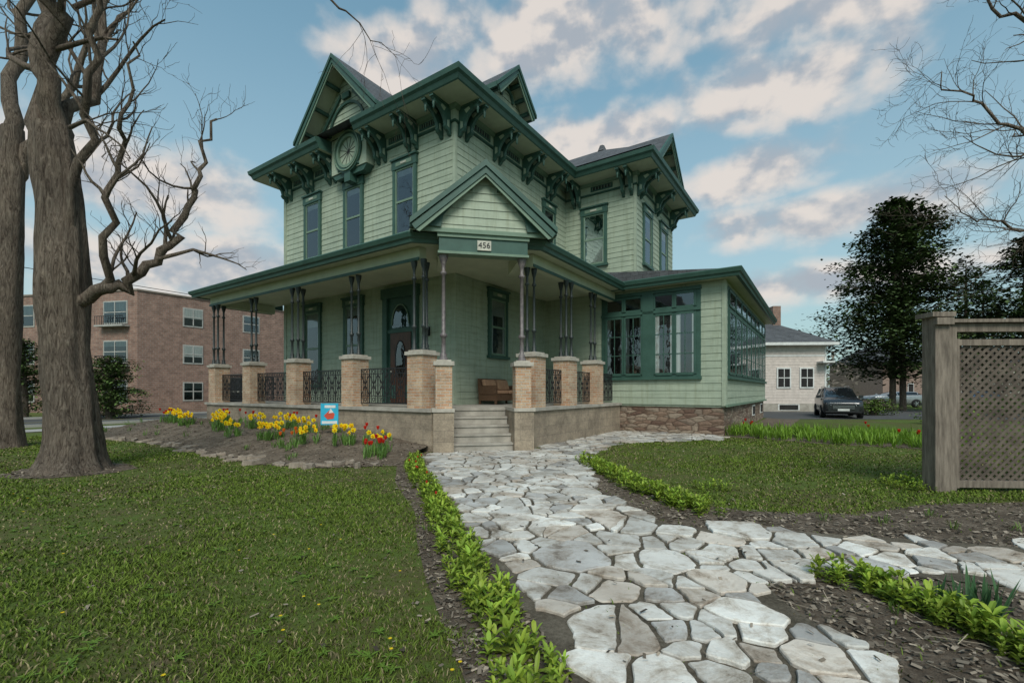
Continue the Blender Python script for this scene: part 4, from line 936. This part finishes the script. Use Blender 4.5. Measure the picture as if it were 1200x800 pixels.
for x in (.9,2.5,-2):
    m.box(x-.5,x+.5,-.08,-.0,1.7,3.2,WHT); m.box(x-.4,x+.4,-.1,-.06,1.8,3.1,INT); m.box(x-.4,x+.4,-.12,-.09,2.42,2.48,WHT); m.box(x-.02,x+.02,-.12,-.09,1.8,3.1,WHT)
m.box(.5,2.0,-.05,0,.1,.55,WHT); m.box(.6,1.9,-.07,-.04,.15,.5,INT)
m.box(3.74,3.86,-.04,.1,.6,4.7,WHT)
m.build('windows',nh)
for (X,Y,w_,h_,colr) in ((57,66,9,5.5,(.30,.21,.17)),(76,72,12,6,(.35,.32,.28)),(-8,95,16,6,(.4,.38,.34)),(-60,90,22,7,(.28,.2,.16))):
    e=empty('distant_house',(X,Y,0),R(random.uniform(-12,12))); m=MB(); cm=mat('distant_wall',colr); m.box(-w_/2,w_/2,0,9,0,h_,cm)
    m.hexa([(-w_/2-.4,-.4,h_),(w_/2+.4,-.4,h_),(w_/2+.4,9.4,h_),(-w_/2-.4,9.4,h_),(-w_/2+2,4.4,h_+2.6),(w_/2-2,4.4,h_+2.6),(w_/2-2,4.6,h_+2.6),(-w_/2+2,4.6,h_+2.6)],SHG)
    for i in range(int(w_/3)):
        x=-w_/2+1.6+i*3; m.box(x-.5,x+.5,-.05,0,1.2,2.6,WHT); m.box(x-.4,x+.4,-.08,-.04,1.3,2.5,INT)
    m.build('body',e)

# ================================================================ CARS
def wheel(mb,x,y,r,w):
    n=22; T=[(r*.62,-w/2),(r*.93,-w/2),(r,-w/2+.03),(r,w/2-.03),(r*.93,w/2),(r*.62,w/2)]
    def ringv(rad,yy): return [(x+rad*math.cos(2*math.pi*j/n),y+yy,r+rad*math.sin(2*math.pi*j/n)) for j in range(n)]
    vs=[];
    for a,b_ in T: vs+=ringv(a,b_)
    mb.add(vs,[(i*n+j,i*n+(j+1)%n,(i+1)*n+(j+1)%n,(i+1)*n+j) for i in range(5) for j in range(n)],TYRE,True)
    for sg in (-1,1):
        yy=sg*(w/2-.03); mb.add(ringv(r*.62,yy),[tuple(range(n))],BLK)
        for k in range(5):
            a=2*math.pi*k/5; c,s_=math.cos(a),math.sin(a); o=.035
            y2=yy+sg*.012; y3=yy+sg*.03
            mb.hexa([(x+s_*o,y+y2,r-c*o),(x+c*r*.6+s_*o,y+y2,r+s_*r*.6-c*o),(x+c*r*.6-s_*o,y+y2,r+s_*r*.6+c*o),(x-s_*o,y+y2,r+c*o),(x+s_*o,y+y3,r-c*o),(x+c*r*.6+s_*o,y+y3,r+s_*r*.6-c*o),(x+c*r*.6-s_*o,y+y3,r+s_*r*.6+c*o),(x-s_*o,y+y3,r+c*o)],CHR)
TYRE=mat('tyre',(.015,.015,.015),rough=.8); CHR=mat('alloy',(.5,.5,.52),rough=.25,metal=.9); HL=mat('headlight',(.75,.78,.8),rough=.1,spec=.8)
CG=mat('car_glass',(.012,.014,.016),rough=.04,spec=.9); TLM=mat('tail_lamp',(.3,.01,.01),rough=.2)
def car(name,X,Y,rz,paint,suv=True):
    e=empty(name,(X,Y,0),rz); h=1.72 if suv else 1.45; g=.24
    St=[(2.32,.78,.80,.70,.55),(2.25,.92,.94,.86,.7),(1.9,1.02,1.05,.92,.78),(1.0,1.06,1.14,.93,.80),(.95,1.06,1.15,.93,.80),(.15,1.08,h-.06,.93,.66),(-.6,1.1,h,.93,.68),(-1.6,1.13,h-.04,.92,.66),(-2.1 if suv else -1.9,1.15,(h-.12) if suv else 1.2,.90,.62),(-2.3,1.05,1.08,.86,.7)]
    b=MB(); rows=[]
    for x,zb,zr_,hw,rw in St:
        zz=g+(.1 if abs(x)>2.2 else 0)
        rows.append([(x,-hw*.93,zz),(x,-hw,zz+.2),(x,-hw,zb-.12),(x,-hw*.965,zb),(x,-rw-.02,zr_-.05 if zr_-zb>.2 else zr_-.01),(x,-rw*.8,zr_),(x,rw*.8,zr_),(x,rw+.02,zr_-.05 if zr_-zb>.2 else zr_-.01),(x,hw*.965,zb),(x,hw,zb-.12),(x,hw,zz+.2),(x,hw*.93,zz)])
    n=12
    for i in range(len(rows)-1):
        for j in range(n-1):
            gl=(j in(3,7) and 4<=i<=7) or (j in (4,5,6) and i==4) or (j in(4,5,6) and i==7 and not suv) or (j in (3,4,5,6,7) and i==8 and suv)
            b.add([rows[i][j],rows[i+1][j],rows[i+1][j+1],rows[i][j+1]],[(0,1,2,3)],CG if gl else paint,True)
        b.add([rows[i][0],rows[i][11],rows[i+1][11],rows[i+1][0]],[(0,1,2,3)],BLK)
    b.add(rows[0],[tuple(range(12))],paint); b.add(rows[-1],[tuple(range(12))],paint)
    bo=b.build('body',e); 
    bm=bmesh.new(); bm.from_mesh(bo.data); bmesh.ops.remove_doubles(bm,verts=bm.verts,dist=.001); bmesh.ops.recalc_face_normals(bm,faces=bm.faces); bm.to_mesh(bo.data); bm.free()
    d=MB()
    d.box(2.3,2.345,-.5,.5,.5,.76,BLK); 
    for z in (.56,.63,.70): d.box(2.33,2.355,-.48,.48,z-.012,z+.012,CHR)
    d.box(2.28,2.36,-.8,.8,.34,.42,BLK); d.box(2.34,2.37,-.26,.26,.43,.54,WHT)
    for sg in (-1,1):
        a0,a1=sorted((sg*.55,sg*.86)); d.hexa([(2.24,a0,.72),(2.33 if a0>-.6 else 2.2,a0,.72),(2.33 if a1<.6 else 2.2,a1,.72),(2.24,a1,.72),(2.1,a0,.9),(2.29 if a0>-.6 else 2.17,a0,.88),(2.29 if a1<.6 else 2.17,a1,.88),(2.1,a1,.9)],HL)
        a0,a1=sorted((sg*.92,sg*1.1)); d.box(.72,.85,a0,a1,1.1,1.26,paint)
        for x in (.1,-.75,-1.6): d.hexa([(x-.03,sg*.9,1.08),(x+.03,sg*.9,1.08),(x+.03,sg*.905,1.08),(x-.03,sg*.905,1.08),(x-.03,sg*.66,h-.08),(x+.03,sg*.66,h-.08),(x+.03,sg*.70,h-.07),(x-.03,sg*.70,h-.07)],paint)
        for x in (1.45,-1.4):
            nn=18; vs=[(x+.43*math.cos(math.pi*k/nn),sg*.937,.3+.45*math.sin(math.pi*k/nn)) for k in range(nn+1)]; d.add(vs+[(x-.43,sg*.937,.24),(x+.43,sg*.937,.24)],[tuple(range(nn+3))],BLK)
            wheel(d,x,sg*.85,.36,.24)
        if suv: d.tube([(.1,sg*.58,h-.01),(-.2,sg*.58,h+.05),(-1.5,sg*.58,h+.05),(-1.7,sg*.58,h)],[.02]*4,CHR,5)
        d.box(-2.33,-2.2,min(sg*.6,sg*.87),max(sg*.6,sg*.87),.85,1.02,TLM)
    d.build('details',e)
DK=mat('dark_car_paint',(.02,.022,.026),rough=.18,spec=.8); SL=mat('silver_paint',(.4,.42,.44),rough=.25,metal=.5); BLU=mat('blue_paint',(.05,.10,.2),rough=.2); WP=mat('white_car_paint',(.65,.65,.65),rough=.25)
car('parked_suv',18.9,26.8,R(-118),DK); car('parked_car',35.5,43,R(172),SL,False); car('parked_car',41.5,42,R(175),BLU,False); car('parked_car',32.5,47,R(5),WP,False)
car('parked_car',51,44,R(175),DK,True)

# ================================================================ FENCE
fe=empty('lattice_fence',(6.42,6.95,0),R(-3)); f=MB()
f.box(-.13,.07,-.12,.12,-.1,2.6,FENCE); f.box(.075,.19,-.1,.1,-.1,2.45,FENCE)
f.box(-.2,.13,-.16,.16,2.6,2.67,FENCE); f.box(-.16,.08,-.19,-.121,2.48,2.58,FENCE)
f.box(.0,3.4,-.09,.0,2.38,2.5,FENCE); f.box(.1,3.4,-.16,.08,2.51,2.56,FENCE)
f.box(.195,3.3,-.05,.05,2.18,2.27,FENCE); f.box(.195,3.3,-.05,.05,.06,.16,FENCE); f.box(.192,.27,-.052,.052,.05,2.28,FENCE); f.box(1.72,1.82,-.055,.055,.04,2.27,FENCE); f.box(3.2,3.4,-.1,.1,-.1,2.7,FENCE)
f.build('frame',fe); l=MB()
x0,x1,z0,z1=.26,3.25,.15,2.2; w_=.02
for lay,(sg,y) in enumerate(((1,-.012),(-1,.004))):
    cc=-3.5
    while cc<6:
        if sg==1: xa=max(x0,cc+z0);xb=min(x1,cc+z1); za,zb=xa-cc,xb-cc
        else: xa=max(x0,cc-z1);xb=min(x1,cc-z0); za,zb=cc-xa,cc-xb
        if xb>xa+.02:
            px,pz=(-w_*.707*sg,w_*.707)
            l.hexa([(xa-px,y,za-pz),(xb-px,y,zb-pz),(xb+px,y,zb+pz),(xa+px,y,za+pz),(xa-px,y+.012,za-pz),(xb-px,y+.012,zb-pz),(xb+px,y+.012,zb+pz),(xa+px,y+.012,za+pz)],LATT)
        cc+=.115
l.build('lattice',fe)

# ================================================================ WORLD / LIGHT / CAMERA
w=bpy.data.worlds.new('World'); scene.world=w; w.use_nodes=True; t=w.node_tree; bg=t.nodes['Background']; bg.inputs[1].default_value=.15
SE,SA=46,176
sky=t.nodes.new('ShaderNodeTexSky'); sky.sky_type='NISHITA'; sky.sun_disc=False; sky.sun_elevation=R(SE); sky.sun_rotation=R(SA); sky.air_density=1.2; sky.dust_density=1.0; sky.ozone_density=2
def mth(op,a,b=None,c=None,clampv=False):
    n=t.nodes.new('ShaderNodeMath'); n.operation=op; n.use_clamp=clampv
    for i,v in enumerate((a,b,c)):
        if v is None: continue
        if isinstance(v,(int,float)): n.inputs[i].default_value=v
        else: t.links.new(v,n.inputs[i])
    return n.outputs[0]
tc=t.nodes.new('ShaderNodeTexCoord'); sp_=t.nodes.new('ShaderNodeSeparateXYZ'); t.links.new(tc.outputs['Generated'],sp_.inputs[0])
X,Y,Z=sp_.outputs; az=mth('ARCTAN2',X,Y); hl=mth('SQRT',mth('ADD',mth('MULTIPLY',X,X),mth('MULTIPLY',Y,Y))); elv=mth('ARCTAN2',Z,hl)
cl=[(6,37.5,19,4.6),(30,29.9,12,3.6),(38,35,14,4),(28.2,22.6,8,2.8),(11,28.5,10,3.0),(-38.5,19.5,12,4),(36,17.5,15,2.6),(-33,12,20,4),(-13.5,34.4,9,4.2),(24,11,26,2.2),(140,35,60,12),(-120,35,50,10)]
mxv=None
for (a0,e0_,ww,hh) in cl:
    dx=mth('DIVIDE',mth('SUBTRACT',az,R(a0)),R(ww)); dy=mth('DIVIDE',mth('SUBTRACT',elv,R(e0_)),R(hh))
    v=mth('SUBTRACT',1,mth('SQRT',mth('ADD',mth('MULTIPLY',dx,dx),mth('MULTIPLY',dy,dy))))
    mxv=v if mxv is None else mth('MAXIMUM',mxv,v)
mxv=mth('MAXIMUM',mxv,-.75)
def cn(off,sc,det):
    cb=t.nodes.new('ShaderNodeCombineXYZ'); t.links.new(az,cb.inputs[0]); t.links.new(mth('MULTIPLY_ADD',elv,1.5,off),cb.inputs[1])
    n=t.nodes.new('ShaderNodeTexNoise'); n.inputs['Scale'].default_value=sc; n.inputs['Detail'].default_value=det; n.inputs['Roughness'].default_value=.5; n.inputs['Distortion'].default_value=.1
    t.links.new(cb.outputs[0],n.inputs['Vector']); return n.outputs['Fac']
n0=cn(0,8,8); n1=cn(.04,8,6)
dens=mth('MULTIPLY_ADD',mth('SUBTRACT',n0,.5),2.8,mth('MULTIPLY',mxv,1.4))
def sstep(v,a,b):
    n=t.nodes.new('ShaderNodeMapRange'); n.interpolation_type='SMOOTHSTEP'; n.inputs[1].default_value=a; n.inputs[2].default_value=b; t.links.new(v,n.inputs[0]); return n.outputs[0]
mask=sstep(dens,-.35,.8)
shade=sstep(mth('ADD',mth('MULTIPLY',mth('SUBTRACT',n0,n1),5),mth('MULTIPLY',dens,-.08)),-.6,.35)
cc_=mixc(t,shade,(2.7,2.95,3.3),(5.2,4.75,4.4))
hz=sstep(elv,0,.8)
skyc=mixc(t,1.0,sky.outputs[0],(.74,1.18,1.02),'MULTIPLY')
skyh=mixc(t,mth('MULTIPLY_ADD',hz,-.62,.78),skyc,(2.9,3.5,3.85))
final=mixc(t,mth('MULTIPLY',mask,.93),skyh,cc_)
t.links.new(final,bg.inputs[0])
sl=bpy.data.lights.new('sun','SUN'); sl.energy=2.6; sl.angle=R(28); sl.color=(1,.95,.87); so=bpy.data.objects.new('sun',sl); scene.collection.objects.link(so)
dvec=-Vector((math.sin(R(SA))*math.cos(R(SE)),math.cos(R(SA))*math.cos(R(SE)),math.sin(R(SE)))); so.rotation_euler=dvec.to_track_quat('-Z','Y').to_euler()
cam=bpy.data.cameras.new('camera'); co=bpy.data.objects.new('camera',cam); scene.collection.objects.link(co); co.location=(0,0,1.5); co.rotation_euler=(R(90),0,0)
cam.lens=16.2; cam.sensor_width=36; cam.shift_y=.0483; cam.clip_end=3000; cam.clip_start=.05; scene.camera=co
scene.view_settings.view_transform='Standard'; scene.view_settings.look='None'; scene.view_settings.exposure=0
